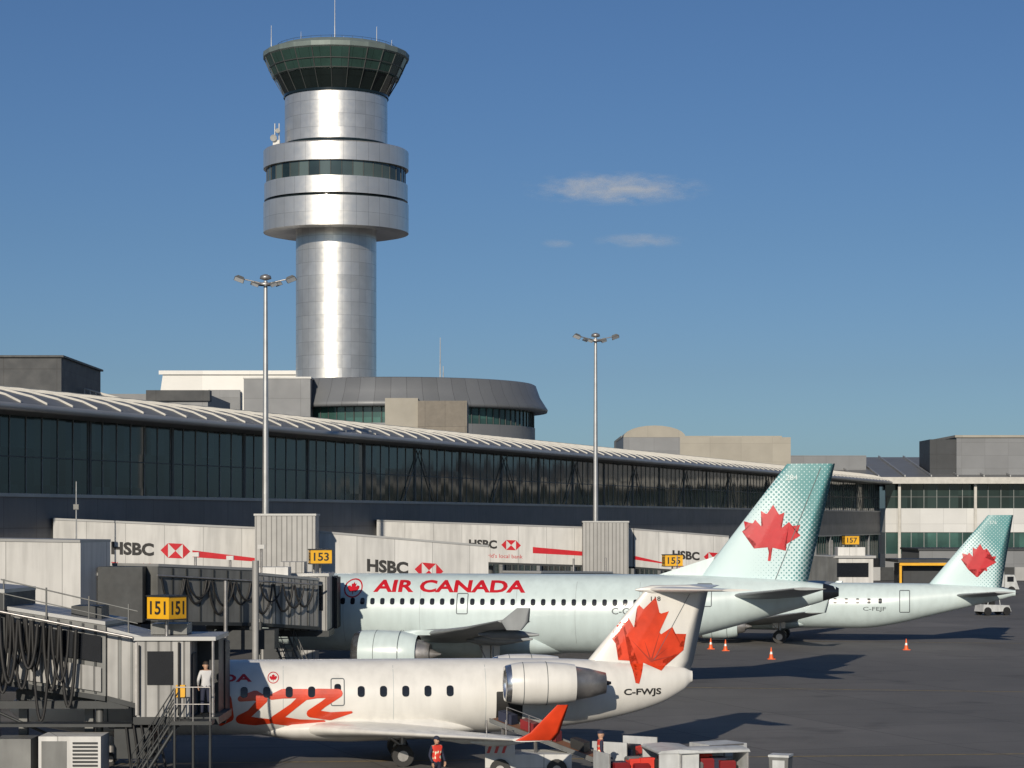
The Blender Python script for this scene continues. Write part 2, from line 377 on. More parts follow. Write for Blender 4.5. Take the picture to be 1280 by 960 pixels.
leaf_roundel('title_roundel', 8.75, 5.12, .5, bf, A)
decal('registration', text2d('C-GBIN', 1.75, .34, .01, 22.5, 3.85), bf, LINE, A)
decal('fin_number', text2d('284', .6, .28, .0, 31.3, 10.75), bn, ICE, A, off=.03)
decal('rudder_line', poly2d([(30.65, 5.4), (30.69, 5.4), (33.1, 11.4), (33.06, 11.4)]), bn, LINE, A, off=.03)

# ---------- regional jet (foreground)
C = E('regional_jet', (-17.87, 79.45, 0), R(6))
cf = fuselage('fuselage', [(0, 2.05, .02, .02), (.4, 2.05, .42, .4), (1.2, 2.12, .8, .75), (2.4, 2.25, 1.15, 1.1), (4.2, 2.35, 1.345, 1.345), (16.2, 2.35, 1.345, 1.345), (18.2, 2.37, 1.26, 1.31),
     (20.2, 2.45, 1.05, 1.2), (22.0, 2.55, .78, .98), (23.4, 2.70, .5, .7), (24.3, 2.9, .26, .4), (24.6, 2.98, .1, .2)], WHT, C)
mb = MB()
rs = []
for s_, ry, rz, zc in ((8.6, .3, .1, 1.15), (10, 1.1, .45, 1.25), (12, 1.4, .55, 1.28), (15, 1.4, .5, 1.3), (17.2, .4, .2, 1.3)):
    rs.append([(s_, ry * math.sin(2 * math.pi * i / 32), zc + rz * math.cos(2 * math.pi * i / 32)) for i in range(32)])
mb.rings(rs, WHT)
mb.make('belly_fairing', C)
mb = MB()
for sd in (-1, 1):
    surf(mb, [(10.2, sd * .9, 1.25, 5.2, .12), (11.0, sd * 1.5, 1.28, 4.6, .12), (13.0, sd * 4.0, 1.4, 3.0, .11), (16.9, sd * 10.2, 1.72, 1.35, .1)], WHT)
    for yy, xx, z0 in ((3.4, 15.7, 1.15), (5.6, 16.1, 1.28), (7.6, 16.7, 1.4)):
        mb.rings([[(xx + dx, sd * yy + ry * math.sin(a * .7854), z0 + ry * 1.1 * math.cos(a * .7854)) for a in range(8)] for dx, ry in ((-.9, .03), (-.4, .12), (.2, .13), (.9, .03))], WHT)
mb.make('wings', C)
mb = MB()
for sd in (-1, 1): surf(mb, [(17.0, 1.70, sd * 10.2, 1.25, .08), (17.45, 1.95, sd * 10.33, .95, .07), (18.3, 2.85, sd * 10.55, .36, .07)], ORG, True)
mb.make('winglets', C)
mb = MB()
for sd in (-1, 1):
    c0 = (17.45, sd * 2.35, 2.93)
    p = [(.22, .70), (.6, .76), (1.3, .77), (2.1, .72), (2.5, .66)]
    mb.lathe(p, WHT, 40, c0, 'x')
    mb.lathe([(.22, .70), (.06, .65), (0, .60), (.03, .565), (.3, .55)], CHROME, 40, c0, 'x')
    mb.lathe([(.3, .55), (.9, .5), (.92, .02)], JDARK, 36, c0, 'x'); mb.lathe([(.5, .02), (.9, .2)], STEEL, 16, c0, 'x')
    for q, rr in ((.62, .765), (1.45, .775)): mb.lathe([(q, rr), (q + .025, rr)], LINE, 40, c0, 'x')
    mb.lathe([(2.5, .66), (2.52, .6), (3.0, .52), (3.6, .37), (3.6, .32), (3.2, .3)], STEEL, 32, c0, 'x')
    mb.lathe([(2.9, .28), (3.8, .05)], DARK, 20, c0, 'x', cap=True)
    mb.add([(18.3, sd * .9, 3.1), (20.6, sd * .8, 3.1), (20.3, sd * 1.8, 3.05), (18.6, sd * 1.8, 3.05), (18.3, sd * .9, 2.8), (20.6, sd * .8, 2.8), (20.3, sd * 1.8, 2.85), (18.6, sd * 1.8, 2.85)],
           [(0, 1, 2, 3), (4, 5, 6, 7), (0, 3, 7, 4), (1, 2, 6, 5), (0, 1, 5, 4), (2, 3, 7, 6)], WHT)
mb.make('engines', C)
mb = MB(); surf(mb, [(19.7, 3.0, 0, 4.75, .09), (20.7, 3.55, 0, 3.95, .09), (22.85, 6.15, 0, 2.35, .09)], WHT, True)
mb.rings([[(x, r * math.sin(a * .7854), 6.15 + r * math.cos(a * .7854)) for a in range(8)] for x, r in ((22.5, .03), (23.1, .17), (24.5, .18), (25.5, .03))], WHT)
cfin = mb.make('fin', C)
mb = MB()
for sd in (-1, 1): surf(mb, [(22.95, sd * .05, 6.17, 2.3, .09), (25.1, sd * 3.1, 6.22, 1.15, .08)], WHT)
mb.make('tailplane', C)
mb = MB(); gear(mb, 3.6, 0, 1.2, .22, .14); gear(mb, 13.9, -1.6, 1.3, .38, .22); gear(mb, 13.9, 1.6, 1.3, .38, .22); mb.make('landing_gear', C)
bf = bvh_of(cf); bn = bvh_of(cfin); ball = bvh_of(cf, cfin)
for sd in (-1, 1):
    decal('cabin_windows', merge2d([rect2d(12.45 + .79 * i, 2.62, .25, .38, .1) for i in range(5)] + [rect2d(10.7 - .79 * i, 2.62, .25, .38, .1) for i in range(7)]), bf, DARK, C, sd, .03)
    decal('door_outlines', merge2d([ring2d(11.62, 2.6, .5, .98, .035), ring2d(4.0, 2.2, .9, 1.7, .04)]), bf, LINE, C, sd)
    decal('cockpit_windows', merge2d([poly2d([(1.25, 2.5), (1.8, 2.45), (2.0, 2.85), (1.7, 2.86)]), poly2d([(1.9, 2.45), (2.3, 2.5), (2.35, 2.9), (2.1, 2.92)])]), bf, DARK, C, sd)
    decal('skin_joints', merge2d([rect2d(x, 2.4, .015, 2.2) for x in (9.7, 13.6, 16.9, 19.6)]), bf, FAINT, C, sd, .006)
    decal('fin_leaf', leaf2d(22.85, 4.35, 2.95, 3.2, R(-14)), ball, ORG, C, sd, .02, .1, .1)
decal('exit_window', rect2d(11.62, 2.72, .24, .34, .09), bf, DARK, C)
decal('cargo_opening', rect2d(17.75, 2.0, .95, 1.15, .05), bf, BLK, C)
decal('airline_title', text2d('AIR CANADA', 4.6, .27, .03, 4.0, 2.98), bf, RED, C, step=.06)
leaf_roundel('title_roundel', 9.35, 3.12, .2, bf, C)
decal('registration', text2d('C-FWJS', 1.42, .3, .03, 21.95, 2.30), ball, BLK, C, off=.02, step=.06)
decal('fin_number', text2d('118', .36, .16, .012, 23.05, 5.75), bn, BLK, C, off=.02)
def js(pts): return strokes2d([((( p[0] - 640) / 35.0 + 17.87) / .9945, 8.7 - (p[1] - 650) / 35.2, p[2]) for p in pts])
ju = js([(284, 872, .3), (286, 895, .34), (276, 903, .2)]) + js([(300, 872, .2), (318, 868, .36), (328, 873, .3), (312, 890, .25), (300, 898, .34), (318, 901, .3), (338, 901, .16)]) + \
     js([(338, 870, .2), (352, 866, .34), (382, 866, .32), (364, 882, .24), (342, 899, .32), (372, 904, .3), (402, 902, .12)]) + \
     js([(380, 871, .18), (394, 866, .34), (420, 866, .3), (402, 879, .24), (386, 891, .3), (410, 895, .3), (436, 890, .08)])
decal('livery_script', merge2d(ju), bf, ORG, C, step=.1, off=.008, jit=.0004)
VEIN = M('leaf_vein', (.35, .03, .01), .5)
vn = []
for a, l in ((90, 1.25), (150, 1.1), (30, 1.1), (125, .8), (55, .8)):
    a = R(a - 17); bx, bz = 23.05, 3.55; dx, dz = math.cos(a), math.sin(a)
    vn.append(poly2d([(bx - dz * .03, bz + dx * .03), (bx + dz * .03, bz - dx * .03), (bx + dx * l, bz + dz * l)]))
decal('leaf_veins', merge2d(vn), ball, VEIN, C, off=.03, step=.2)
decal('rudder_line', poly2d([(23.15, 3.6), (23.17, 3.6), (24.5, 6.0), (24.48, 6.0)]), bn, LINE, C, off=.034)

# ---------- second twin airliner (far)
G = E('twin_engine_airliner', (4.6, 163.5, 0), R(-10))
gf = fuselage('fuselage', [(0, 2.3, .02, .02), (.4, 2.3, .45, .45), (1.3, 2.38, .9, .9), (2.6, 2.5, 1.28, 1.33), (4.6, 2.6, 1.5, 1.62), (20.5, 2.6, 1.5, 1.62), (23, 2.75, 1.38, 1.46),
     (26, 3.1, 1.0, 1.08), (28.5, 3.35, .66, .72), (30.5, 3.5, .36, .4), (31.4, 3.55, .16, .2)], ICE, G)
mb = MB()
for sd in (-1, 1):
    surf(mb, [(10.6, sd * 1.0, 1.45, 5.6, .12), (13.0, sd * 4.6, 1.75, 3.4, .11), (17.2, sd * 12.6, 2.6, 1.4, .1)], WING)
    surf(mb, [(17.2, 2.58, sd * 12.6, 1.4, .06), (18.5, 4.0, sd * 13, .5, .06)], ICE, True)
mb.rings([[(s_, ry * math.sin(2 * math.pi * i / 24), 1.35 + rz * math.cos(2 * math.pi * i / 24)) for i in range(24)] for s_, ry, rz in ((9, .2, .1), (11, 1.4, .5), (15, 1.5, .55), (18, .3, .1))], ICE)
mb.make('wings', G)
mb = MB()
for sd in (-1, 1):
    engine(mb, 9.4, sd * 4.3, 1.25, .88, 3.3, ICE); surf(mb, [(10.8, 1.7, sd * 4.3, 2.6, .1), (12.2, 2.1, sd * 4.3, 2.2, .1)], ICE, True)
    surf(mb, [(27, sd * .3, 3.35, 3.1, .1), (29.8, sd * 5, 3.75, 1.4, .09)], WING)
gear(mb, 3.8, 0, 1.4, .32, .2); gear(mb, 15.0, -2.6, 1.7, .46, .35); gear(mb, 15.0, 2.6, 1.7, .46, .35)
mb.make('engines_and_gear', G)
FIN2 = fin_mat('far_fin_pattern', 29, 5.7, .24, .16, .3)
mb = MB(); surf(mb, [(25.0, 3.7, 0, 5.4, .1), (29.5, 9.05, 0, 1.75, .09)], FIN2, True); gfin = mb.make('fin', G)
bf = bvh_of(gf); bn = bvh_of(gfin)
for sd in (-1, 1):
    decal('cabin_windows', merge2d([rect2d(6.2 + .79 * i, 2.98, .26, .36, .1) for i in range(21)]), bf, DARK, G, sd)
    decal('door_outlines', merge2d([ring2d(23.7, 2.95, .75, 1.6, .06), ring2d(4.9, 2.6, .8, 1.7, .05)]), bf, LINE, G, sd)
    decal('cockpit_windows', merge2d([poly2d([(1.3, 2.8), (2.0, 2.75), (2.2, 3.2), (1.8, 3.22)]), poly2d([(2.1, 2.75), (2.6, 2.8), (2.7, 3.25), (2.3, 3.28)])]), bf, DARK, G, sd)
    decal('fin_leaf', leaf2d(28.85, 5.85, 2.45, 2.35, R(-5)), bn, RED, G, sd, .02, .2, .2)
decal('registration', text2d('C-FEJF', 1.6, .36, .01, 20.8, 2.2), bf, LINE, G)
decal('fin_number', text2d('376', .5, .25, .0, 29.6, 8.4), bn, ICE, G, off=.03)

# ------------------------------------------------------------ ground
gm = bpy.data.materials.new('apron_asphalt'); gm.use_nodes = True; nt = gm.node_tree; b = nt.nodes['Principled BSDF']
tc = nd(nt, 'ShaderNodeTexCoord').outputs['Object']
n1 = ramp(nt, noise(nt, tc, .03, 5), .35, .65); n2 = ramp(nt, noise(nt, tc, .35, 8, (1, .5, 1)), .3, .7); n3 = ramp(nt, noise(nt, tc, 9, 3), .3, .7)
c = mixc(nt, n1, (.11, .107, .102), (.17, .163, .155)); c = mixc(nt, mth(nt, 'MULTIPLY', n2, .45), c, (.07, .069, .067)); c = mixc(nt, mth(nt, 'MULTIPLY', n3, .3), c, (.2, .195, .185))
br = nd(nt, 'ShaderNodeTexBrick'); br.offset = 0; br.inputs['Scale'].default_value = 1; br.inputs['Brick Width'].default_value = 7.6; br.inputs['Row Height'].default_value = 7.6
br.inputs['Color1'].default_value = (0, 0, 0, 1); br.inputs['Color2'].default_value = (1, 1, 1, 1)
br.inputs['Mortar Size'].default_value = .05; br.inputs['Mortar Smooth'].default_value = .3
rm = nd(nt, 'ShaderNodeMapping'); rm.inputs['Rotation'].default_value = (0, 0, R(-20)); nt.links.new(tc, rm.inputs[0]); nt.links.new(rm.outputs[0], br.inputs['Vector'])
c = mixc(nt, mth(nt, 'MULTIPLY', ramp(nt, br.outputs['Color'], 0, 1), .22), c, (.05, .05, .05))
c = mixc(nt, mth(nt, 'MULTIPLY', br.outputs['Fac'], .6), c, (.03, .03, .03))
st = ramp(nt, noise(nt, tc, .5, 3, (.25, 3, 1)), .6, .75); c = mixc(nt, mth(nt, 'MULTIPLY', st, .5), c, (.03, .03, .03))
sp_ = ramp(nt, noise(nt, tc, .22, 6), .6, .7); c = mixc(nt, mth(nt, 'MULTIPLY', sp_, .5), c, (.035, .035, .035))
nt.links.new(c, b.inputs['Base Color']); b.inputs['Roughness'].default_value = .85
bp = nd(nt, 'ShaderNodeBump'); bp.inputs['Strength'].default_value = .25; bp.inputs['Distance'].default_value = .02; nt.links.new(noise(nt, tc, 14), bp.inputs['Height']); nt.links.new(bp.outputs[0], b.inputs['Normal'])
mb = MB(); mb.add([(-5000, -3000, 0), (5000, -3000, 0), (5000, 9000, 0), (-5000, 9000, 0)], [(0, 1, 2, 3)], gm); mb.make('ground')
PY = M('yellow_line_paint', (.32, .23, .07), .7, 0, .5, 3); PW = M('white_line_paint', (.34, .34, .33), .7, 0, .45, 3)
def stripe(mb, p0, p1, w, m, z=.004):
    p0 = Vector((*p0, z)); p1 = Vector((*p1, z)); c = (p1 - p0).cross(Vector((0, 0, 1))).normalized() * w / 2
    mb.add([p0 - c, p0 + c, p1 + c, p1 - c], [(0, 1, 2, 3)], m)
mb = MB()
for y0 in (79.5, 119, 162):
    r_ = R(6 if y0 < 90 else -10); x0 = {79.5: -17.9, 119: -16.7, 162: 4.6}[y0]; y1 = {79.5: 79.45, 119: 120.9, 162: 163.5}[y0]
    stripe(mb, (x0, y1), (x0 + 95 * math.cos(r_), y1 + 95 * math.sin(r_)), .18, PY)
stripe(mb, (30, 60), (75, 185), .2, PY, .008)
stripe(mb, (14, 60), (62, 190), .12, PW, .012); stripe(mb, (44, 175), (100, 330), .2, PW, .016)
mb.make('painted_markings')

# ------------------------------------------------------------ terminal (long wing)
ang = math.atan2(1, .361)
T = E('terminal_building', (-75.5, 0, 0), ang)
T0, T1 = 20, 408.3
mb = MB()
mb.box(T0, T1, .12, 30, 10.2, 14.75, GLASS)
mb.box(T0, T1, .0, 30.1, 6.3, 10.2, SPAN)
mb.box(T0, T1, .3, 30, 2.2, 6.3, GLASS2)
mb.box(T0, T1, .1, 29.9, 0, 2.2, DBOX)
t = T0
while t < T1:
    mb.box(t, t + .06, .07, .118, 10.2, 14.75, MULL2)
    mb.box(t, t + .08, .2, .298, 2.2, 6.3, MULL)
    t += 1.75
t = T0
while t < T1:
    mb.box(t + .1, t + .34, .02, .117, 10.2, 14.75, MULL); mb.box(t, t + .5, -.1, .2, 0, 6.3, GRYB)
    t += 10.5
mb.box(T0, T1, .06, .116, 12.35, 12.42, MULL)
mb.box(T0, T1, -.12, -.003, 10.05, 10.25, FASC); mb.box(T0, T1, -.12, -.003, 6.2, 6.35, FASC)
mb.make('facade', T)
mb = MB(); t = 196
while t < T1 - 8:
    mb.cyl((t, -.02, 10.3), (t + 3.5, -.02, 14.5), .045, MULL2, n=6); mb.cyl((t + 7, -.02, 10.3), (t + 3.5, -.02, 14.5), .045, MULL2, n=6)
    t += 21
mb.make('diagonal_braces', T)
prof = [(-2.2, 14.85), (-2.2, 15.3), (-1.2, 15.75), (.8, 16.25), (3.2, 16.6), (6.5, 16.85), (12, 16.9), (24, 16.6), (30.5, 16.0), (30.5, 14.76), (.3, 14.76)]
mb = MB(); mb.rings([[(T0, y, z) for y, z in prof], [(T1 + 3, y, z) for y, z in prof]], ROOF, False, True)
mb.cyl((T0, -2.25, 15.05), (T1, -2.25, 15.05), .23, FASC, n=12)
t = T0
rp = prof[1:7]
while t < T1:
    for (y0, z0), (y1, z1) in zip(rp[:-1], rp[1:]):
        mb.hexa([(t, y0, z0), (t + .1, y0, z0), (t + .1, y1, z1), (t, y1, z1), (t, y0, z0 + .12), (t + .1, y0, z0 + .12), (t + .1, y1, z1 + .12), (t, y1, z1 + .12)], RIB)
    t += 2.8
mb.box(T0, T1, 5.8, 5.9, 16.97, 17.03, RIB)
mb.make('roof', T)

def bld(name, parts, parent=None):
    e = E(name); m_ = MB()
    for p in parts: m_.box(*p)
    m_.make('walls', e); return e
W = E('terminal_wing'); mb = MB(); Y = 384
mb.box(64, 190, Y + .3, Y + 40, 10.7, 14.9, GLASS); mb.box(64, 190, Y, Y + 40, 6.6, 10.7, SPAN2)
mb.box(64, 190, Y + .3, Y + 40, 2.9, 6.6, GLASS2); mb.box(64, 190, Y + .1, Y + 40, 0, 2.9, GRYB)
x = 64
while x < 190:
    mb.box(x, x + .1, Y + .15, Y + .29, 10.7, 14.9, MULL2); mb.box(x, x + .12, Y + .15, Y + .29, 2.9, 6.6, MULL2); x += 2.2
x = 66
while x < 190: mb.box(x, x + .45, Y - 1.2, Y - .8, 0, 14.9, RIB); x += 13
mb.box(64, 190, Y + .2, Y + .288, 12.6, 12.75, MULL)
mb.hexa([(60, Y - 2.5, 14.9), (190, Y - 2.5, 14.9), (190, Y + 40, 14.9), (60, Y + 40, 14.9), (60, Y - 2.5, 16.0), (190, Y - 2.5, 16.0), (190, Y - 2.4, 16.02), (60, Y - 2.4, 16.02)], RIB)
mb.hexa([(56, Y - 1.8, 16.0), (190, Y - 1.8, 16.0), (190, Y + 40, 16.0), (60, Y + 40, 16.0), (54, Y + 26, 20.2), (190, Y + 26, 20.2), (190, Y + 40, 20.2), (54, Y + 40, 20.2)], ROOF)
x = 58
while x < 190:
    mb.hexa([(x, Y - 1.6, 16.1), (x + .2, Y - 1.6, 16.1), (x + .2, Y + 26, 20.2), (x, Y + 26, 20.2), (x, Y - 1.6, 16.4), (x + .2, Y - 1.6, 16.4), (x + .2, Y + 26, 20.5), (x, Y + 26, 20.5)], FASC); x += 4.5
mb.make('facade', W)
mb = MB()
mb.box(72, 76.5, Y + 2, Y + 12, 16.2, 22.6, DBOX); mb.box(76.5, 130, Y + 1.5, Y + 22, 16.2, 22.9, GRYB); mb.box(76.2, 130.3, Y + 1.2, Y + 22.3, 22.9, 23.3, BEIGE)
mb.make('rooftop_plant', W)
bld('rooftop_plant_room', [(-75, -33.8, 168, 184, 14, 20.9, DBOX), (-75, -33.6, 167.8, 184.2, 20.9, 21.05, JDARK)])
bld('rooftop_plant_room', [(-34.7, -25.8, 190, 205, 14, 19.4, GRYB), (-31.0, -25.6, 189.7, 191, 18.8, 19.7, DBOX)])
e = E('white_roof_building'); mb = MB()
mb.add([(-46.2, 285, 15), (-27.5, 285, 15), (-27.5, 300, 15), (-46.2, 300, 15), (-44.4, 285, 27.4), (-27.5, 285, 27.5), (-27.5, 300, 27.5), (-44.4, 300, 27.4)], [(0, 3, 2, 1), (4, 5, 6, 7), (0, 1, 5, 4), (1, 2, 6, 5), (2, 3, 7, 6), (3, 0, 4, 7)], WBLD)
mb.box(-44.9, -27.4, 284.7, 284.99, 27.2, 27.7, WBLD); mb.box(-38.5, -34.5, 284.0, 284.6, 15, 25.2, GRYB); mb.make('walls', e)
bld('beige_plant_room', [(-12.7, -9.4, 224, 232, 14, 20.9, BEIGE), (-9.4, -4.5, 223.5, 232, 14, 20.6, M('beige_dark', (.17, .15, .12), .6, panel=(2, 3, .04)))])
e = bld('beige_roof_building', [(27, 44.8, 360, 385, 14, 22.0, BEIGE), (18, 44.6, 370, 395, 14, 22.6, BEIGE), (45, 62, 392, 400, 14, 20, GRYB)])
mb = MB(); rs = []
for i in range(13):
    a = math.pi * i / 12; rs.append((-math.cos(a) * 5.0, math.sin(a) * 1.9))
mb.rings([[(22.9 + x, 360, 22.0 + z) for x, z in rs], [(22.9 + x, 385, 22.0 + z) for x, z in rs]], BEIGE); mb.box(17.9, 27, 360, 385, 14, 21.98, GRYB); mb.make('arched_roof', e)
e = E('curved_roof_frame'); mb = MB()
for k in range(7):
    x = -33.6 + k * .45; pts = [(x + i * .35, 176, 19.0 - (i * .13) ** 1.3 - k * .12) for i in range(6)]; mb.tube(pts, .07, RIB); mb.cyl((x, 176, 15), pts[0], .06, RIB, n=6)
mb.make('ribs', e)
e = E('round_control_building', (-13.3, 262, 0)); mb = MB()
mb.lathe([(13, 16.0), (19.4, 16.0)], GRYB, 96); mb.lathe([(19.4, 15.8), (21.3, 15.8)], GLASS2, 96)
mb.lathe([(21.2, 15.8), (21.2, 17.4), (21.5, 17.5), (21.8, 17.3), (22.9, 16.6), (24.3, 16.1), (24.45, 15.8), (24.5, 0.1)], M('drum_roof', (.17, .18, .19), .5, .2, .06, .3, cyl=(60, 50, .001)), 96)
for i in range(96):
    a = 2 * math.pi * i / 96; x, y = math.cos(a) * 15.85, math.sin(a) * 15.85
    mb.cyl((x, y, 19.4), (x, y, 21.2), .07, MULL, n=4)
mb.box(-16.1, -8.8, -16.5, 4, 13, 24.2, GRYB); mb.box(-16.2, -8.7, -16.6, 4, 24.2, 24.4, FASC)
for x in (5.0, 5.35): mb.cyl((x, -3, 24), (x, -3, 29.8 if x < 5.2 else 26.5), .09, POLE, .04, n=6)
mb.make('walls', e)

# ------------------------------------------------------------ control tower
TW = E('control_tower', (-20.8, 265, 0)); k = 1 / 10.57; z_ = lambda y: 8.7 + (650 - y) * k
mb = MB(); mb.lathe([(10, 4.75), (z_(283), 4.75)], ALU, 96); mb.make('shaft', TW)
mb = MB()
r = 8.56
mb.lathe([(z_(288), 4.7), (z_(294), 7.6), (z_(292), r)], ALU2, 96)
mb.lathe([(z_(292), r), (z_(256), r)], ALU2, 96)
mb.lathe([(z_(256), r), (z_(256), r - .35), (z_(252.5), r - .35), (z_(252.5), r - .1)], TDARK, 96)
mb.lathe([(z_(252.5), r - .1), (z_(232), r - .1)], ALU2, 96); mb.lathe([(z_(232), r - .1), (z_(232), r - .4)], ALU2, 96)
mb.lathe([(z_(232), r - .4), (z_(213), r - .4)], TWIN, 96)
mb.lathe([(z_(213), r - .4), (z_(213), r)], ALU2, 96); mb.lathe([(z_(213), r), (z_(191), r)], ALU2, 96); mb.lathe([(z_(191), r), (z_(189.5), r - .15), (z_(189), r - .8), (z_(186), 6.3), (z_(186), 5.9)], ALU2, 96)
for i in range(40):
    a = 2 * math.pi * i / 40; mb.cyl((math.cos(a) * (r - .38), math.sin(a) * (r - .38), z_(232)), (math.cos(a) * (r - .38), math.sin(a) * (r - .38), z_(213)), .05, MULL, n=4)
mb.lathe([(z_(187), 6.15), (z_(182), 6.15)], TDARK, 96)
mb.lathe([(z_(182), 6.05), (z_(124), 6.05)], ALU, 96)
mb.lathe([(z_(124), 6.2), (z_(121), 6.2)], TDARK, 96)
mb.make('drum', TW)
mb = MB(); N = 24
mb.lathe([(z_(127), 6.0), (z_(122), 6.1), (z_(100), 7.15)], TDARK, N, smooth=False)
mb.lathe([(z_(100), 7.15), (z_(99), 7.4), (z_(76), 8.4)], TGLASS, N, smooth=False)
mb.lathe([(z_(76), 8.4), (z_(74.5), 8.62), (z_(69), 8.66), (z_(67.5), 8.45), (z_(66), 7.6), (z_(63.5), 7.3), (z_(62), 7.1), (z_(61.5), .1)], M('cab_roof', (.16, .2, .19), .5, .2), N, smooth=False)
for i in range(N):
    a = 2 * math.pi * i / N; c_, s_ = math.cos(a), math.sin(a)
    mb.cyl((c_ * 6.1, s_ * 6.1, z_(122)), (c_ * 7.4, s_ * 7.4, z_(99)), .05, MULL, n=6); mb.cyl((c_ * 7.4, s_ * 7.4, z_(99)), (c_ * 8.45, s_ * 8.45, z_(75)), .08, MULL, n=6)
for zz, rr in ((98.5, 7.42), (88, 7.95)):
    mb.lathe([(z_(zz) - .05, rr + .03), (z_(zz) + .05, rr + .06)], MULL, N, smooth=False)
for i in range(36):
    a = 2 * math.pi * i / 36; mb.cyl((math.cos(a) * 7.0, math.sin(a) * 7.0, z_(62)), (math.cos(a) * 7.0, math.sin(a) * 7.0, z_(59.5)), .02, MULL, n=4)
mb.lathe([(z_(59.7), 7.0), (z_(59.4), 7.03)], MULL, 36)
mb.make('control_cab', TW)
mb = MB()
for px, y0, rr in ((420, 4, .07), (340, 34, .06), (472, 38, .06), (378, 44, .04), (431, 50, .04), (490, 52, .05)):
    X = (px - 420) * k; yy = -2.0 if abs(X) < 6.5 else -1.0
    mb.cyl((X, yy, z_(66)), (X, yy, z_(y0)), rr, POLE, rr * .5, n=6)
for dx in (-7.1, -6.6): mb.cyl((dx, -1.5, z_(190)), (dx, -1.5, z_(157)), .07, POLE, n=6)
mb.cyl((-7.2, -1.9, z_(176)), (-7.2, -2.1, z_(176)), .4, JGREY, n=16); mb.box(-7.3, -6.5, -1.8, -1.2, z_(188), z_(178), JWHITE); mb.cyl((-6.7, -1.9, z_(167)), (-6.7, -2.1, z_(167)), .28, JGREY, n=16)
mb.make('antennas', TW)

# ------------------------------------------------------------ light masts
def mast(x, y, h, rz=0):
    e = E('floodlight_mast', (x, y, 0), rz); mb = MB()
    mb.cyl((0, 0, 0), (0, 0, .5), .45, POLE, n=16); mb.cyl((0, 0, .5), (0, 0, h - .2), .28, POLE, .13, n=16)
    mb.lathe([(h - .5, .55), (h - .35, .6), (h - .35, .5)], STEEL, 20); mb.lathe([(h - .15, .1), (h - .05, .4), (h + .15, .35), (h + .25, .1)], STEEL, 16, cap=True)
    for i in range(3):
        a = i * 2.094; mb.cyl((0, 0, h - .3), (math.cos(a) * .6, math.sin(a) * .6, h - .45), .04, STEEL, n=6)
    for sd in (-1, 1):
        for dx, dz, dy, sc in ((1.6, -.05, -.1, 1), (.5, -.45, -.5, .7), (.7, -.3, .6, .7)):
            p = Vector((sd * dx, dy, h + dz)); mb.cyl((0, 0, h - .4), p, .045, STEEL, n=6)
            q = p + Vector((sd * .1, -.08, .0)); n_ = Vector((sd * .35, -.6, -.75)).normalized(); u = Vector((sd * .8, -.1, .3)).normalized(); w = n_.cross(u).normalized()
            L, B, D = .34 * sc, .22 * sc, .14 * sc
            mb.hexa([q - u * L - w * B + n_ * D, q + u * L - w * B + n_ * D, q + u * L + w * B + n_ * D, q - u * L + w * B + n_ * D,
                     q - u * L * .6 - w * B * .6 - n_ * D, q + u * L * .6 - w * B * .6 - n_ * D, q + u * L * .6 + w * B * .6 - n_ * D, q - u * L * .6 + w * B * .6 - n_ * D], JGREY)
            o = q + n_ * (D + .006); mb.add([o - u * L * .9 - w * B * .9, o + u * L * .9 - w * B * .9, o + u * L * .9 + w * B * .9, o - u * L * .9 + w * B * .9], [(0, 1, 2, 3)], LAMPG)
    mb.make('mast', e); return e
mast(-16.5, 150, 24.9); mast(7.35, 197, 24.9, .2)

# ------------------------------------------------------------ boarding bridges
def side(p0, p1, w):
    p0, p1 = Vector(p0), Vector(p1); u = (p1 - p0).normalized(); n = u.cross(Vector((0, 0, 1))).normalized(); return p0 + n * w / 2, u, (p1 - p0).length
def bank_ad(parent, p0, p1, w, d, z, s=1.0):
    o, u, L = side(p0, p1, w); up = Vector((0, 0, 1)); q = o + u * d + up * z
    flat('ad_lettering', text2d('HSBC', 2.4 * s, .74 * s, .045), q, u, up, BLK, parent)
    lx = 3.25 * s; a = .42 * s; cz = .36 * s
    flat('ad_logo', ([(lx - 2 * a + .36 * s, cz), (lx - a + .36 * s, cz + a), (lx - a + .36 * s, cz - a), (lx + a + .36 * s, cz + a), (lx + .36 * s, cz), (lx + a + .36 * s, cz - a), (lx + 2 * a + .36 * s, cz)],
         [(0, 2, 1), (1, 4, 3), (2, 5, 4), (3, 5, 6)]), q, u, up, RED, parent)
    flat('ad_slogan', text2d("The world's local bank", 4.6 * s, .34 * s, .0), q - up * .75 * s, u, up, RED, parent)
def red_band(parent, p0, p1, w, d0, d1, z0, z1, t0, t1):
    o, u, L = side(p0, p1, w); flat('red_band', ([(d0, z0), (d1, z1), (d1, z1 + t1), (d0, z0 + t0)], [(0, 1, 2, 3)]), o, u, (0, 0, 1), RED, parent)
def tunnel(mb, p0, p1, w, h, m, rib=None, trim=JDARK, ribm=None):
    mb.obox(p0, p1, w, h, m)
    mb.obox(p0, p1, w + .12, .16, trim, zo=-.14); mb.obox(p0, p1, w + .1, .12, FASC, zo=h + .002)
    if rib:
        P0, P1 = Vector(p0), Vector(p1); u = (P1 - P0); L = u.length; u.normalize(); d = rib
        while d < L - .1:
            a = P0 + u * d; mb.obox(a, a + u * .08, w + .07, h - .1, ribm or m, zo=.05); d += rib
def festoon(mb, p0, p1, n, drop, r=.05, m=BLK):
    p0, p1 = Vector(p0), Vector(p1)
    for i in range(n):
        a = p0.lerp(p1, i / n); b = p0.lerp(p1, (i + .92) / n); pts = []; dd = drop * random.uniform(.6, 1.15)
        for j in range(13):
            t = j / 12; q = a.lerp(b, t); q.z -= dd * math.sin(math.pi * t) ** .6; pts.append(q)
        mb.tube(pts, r, m)
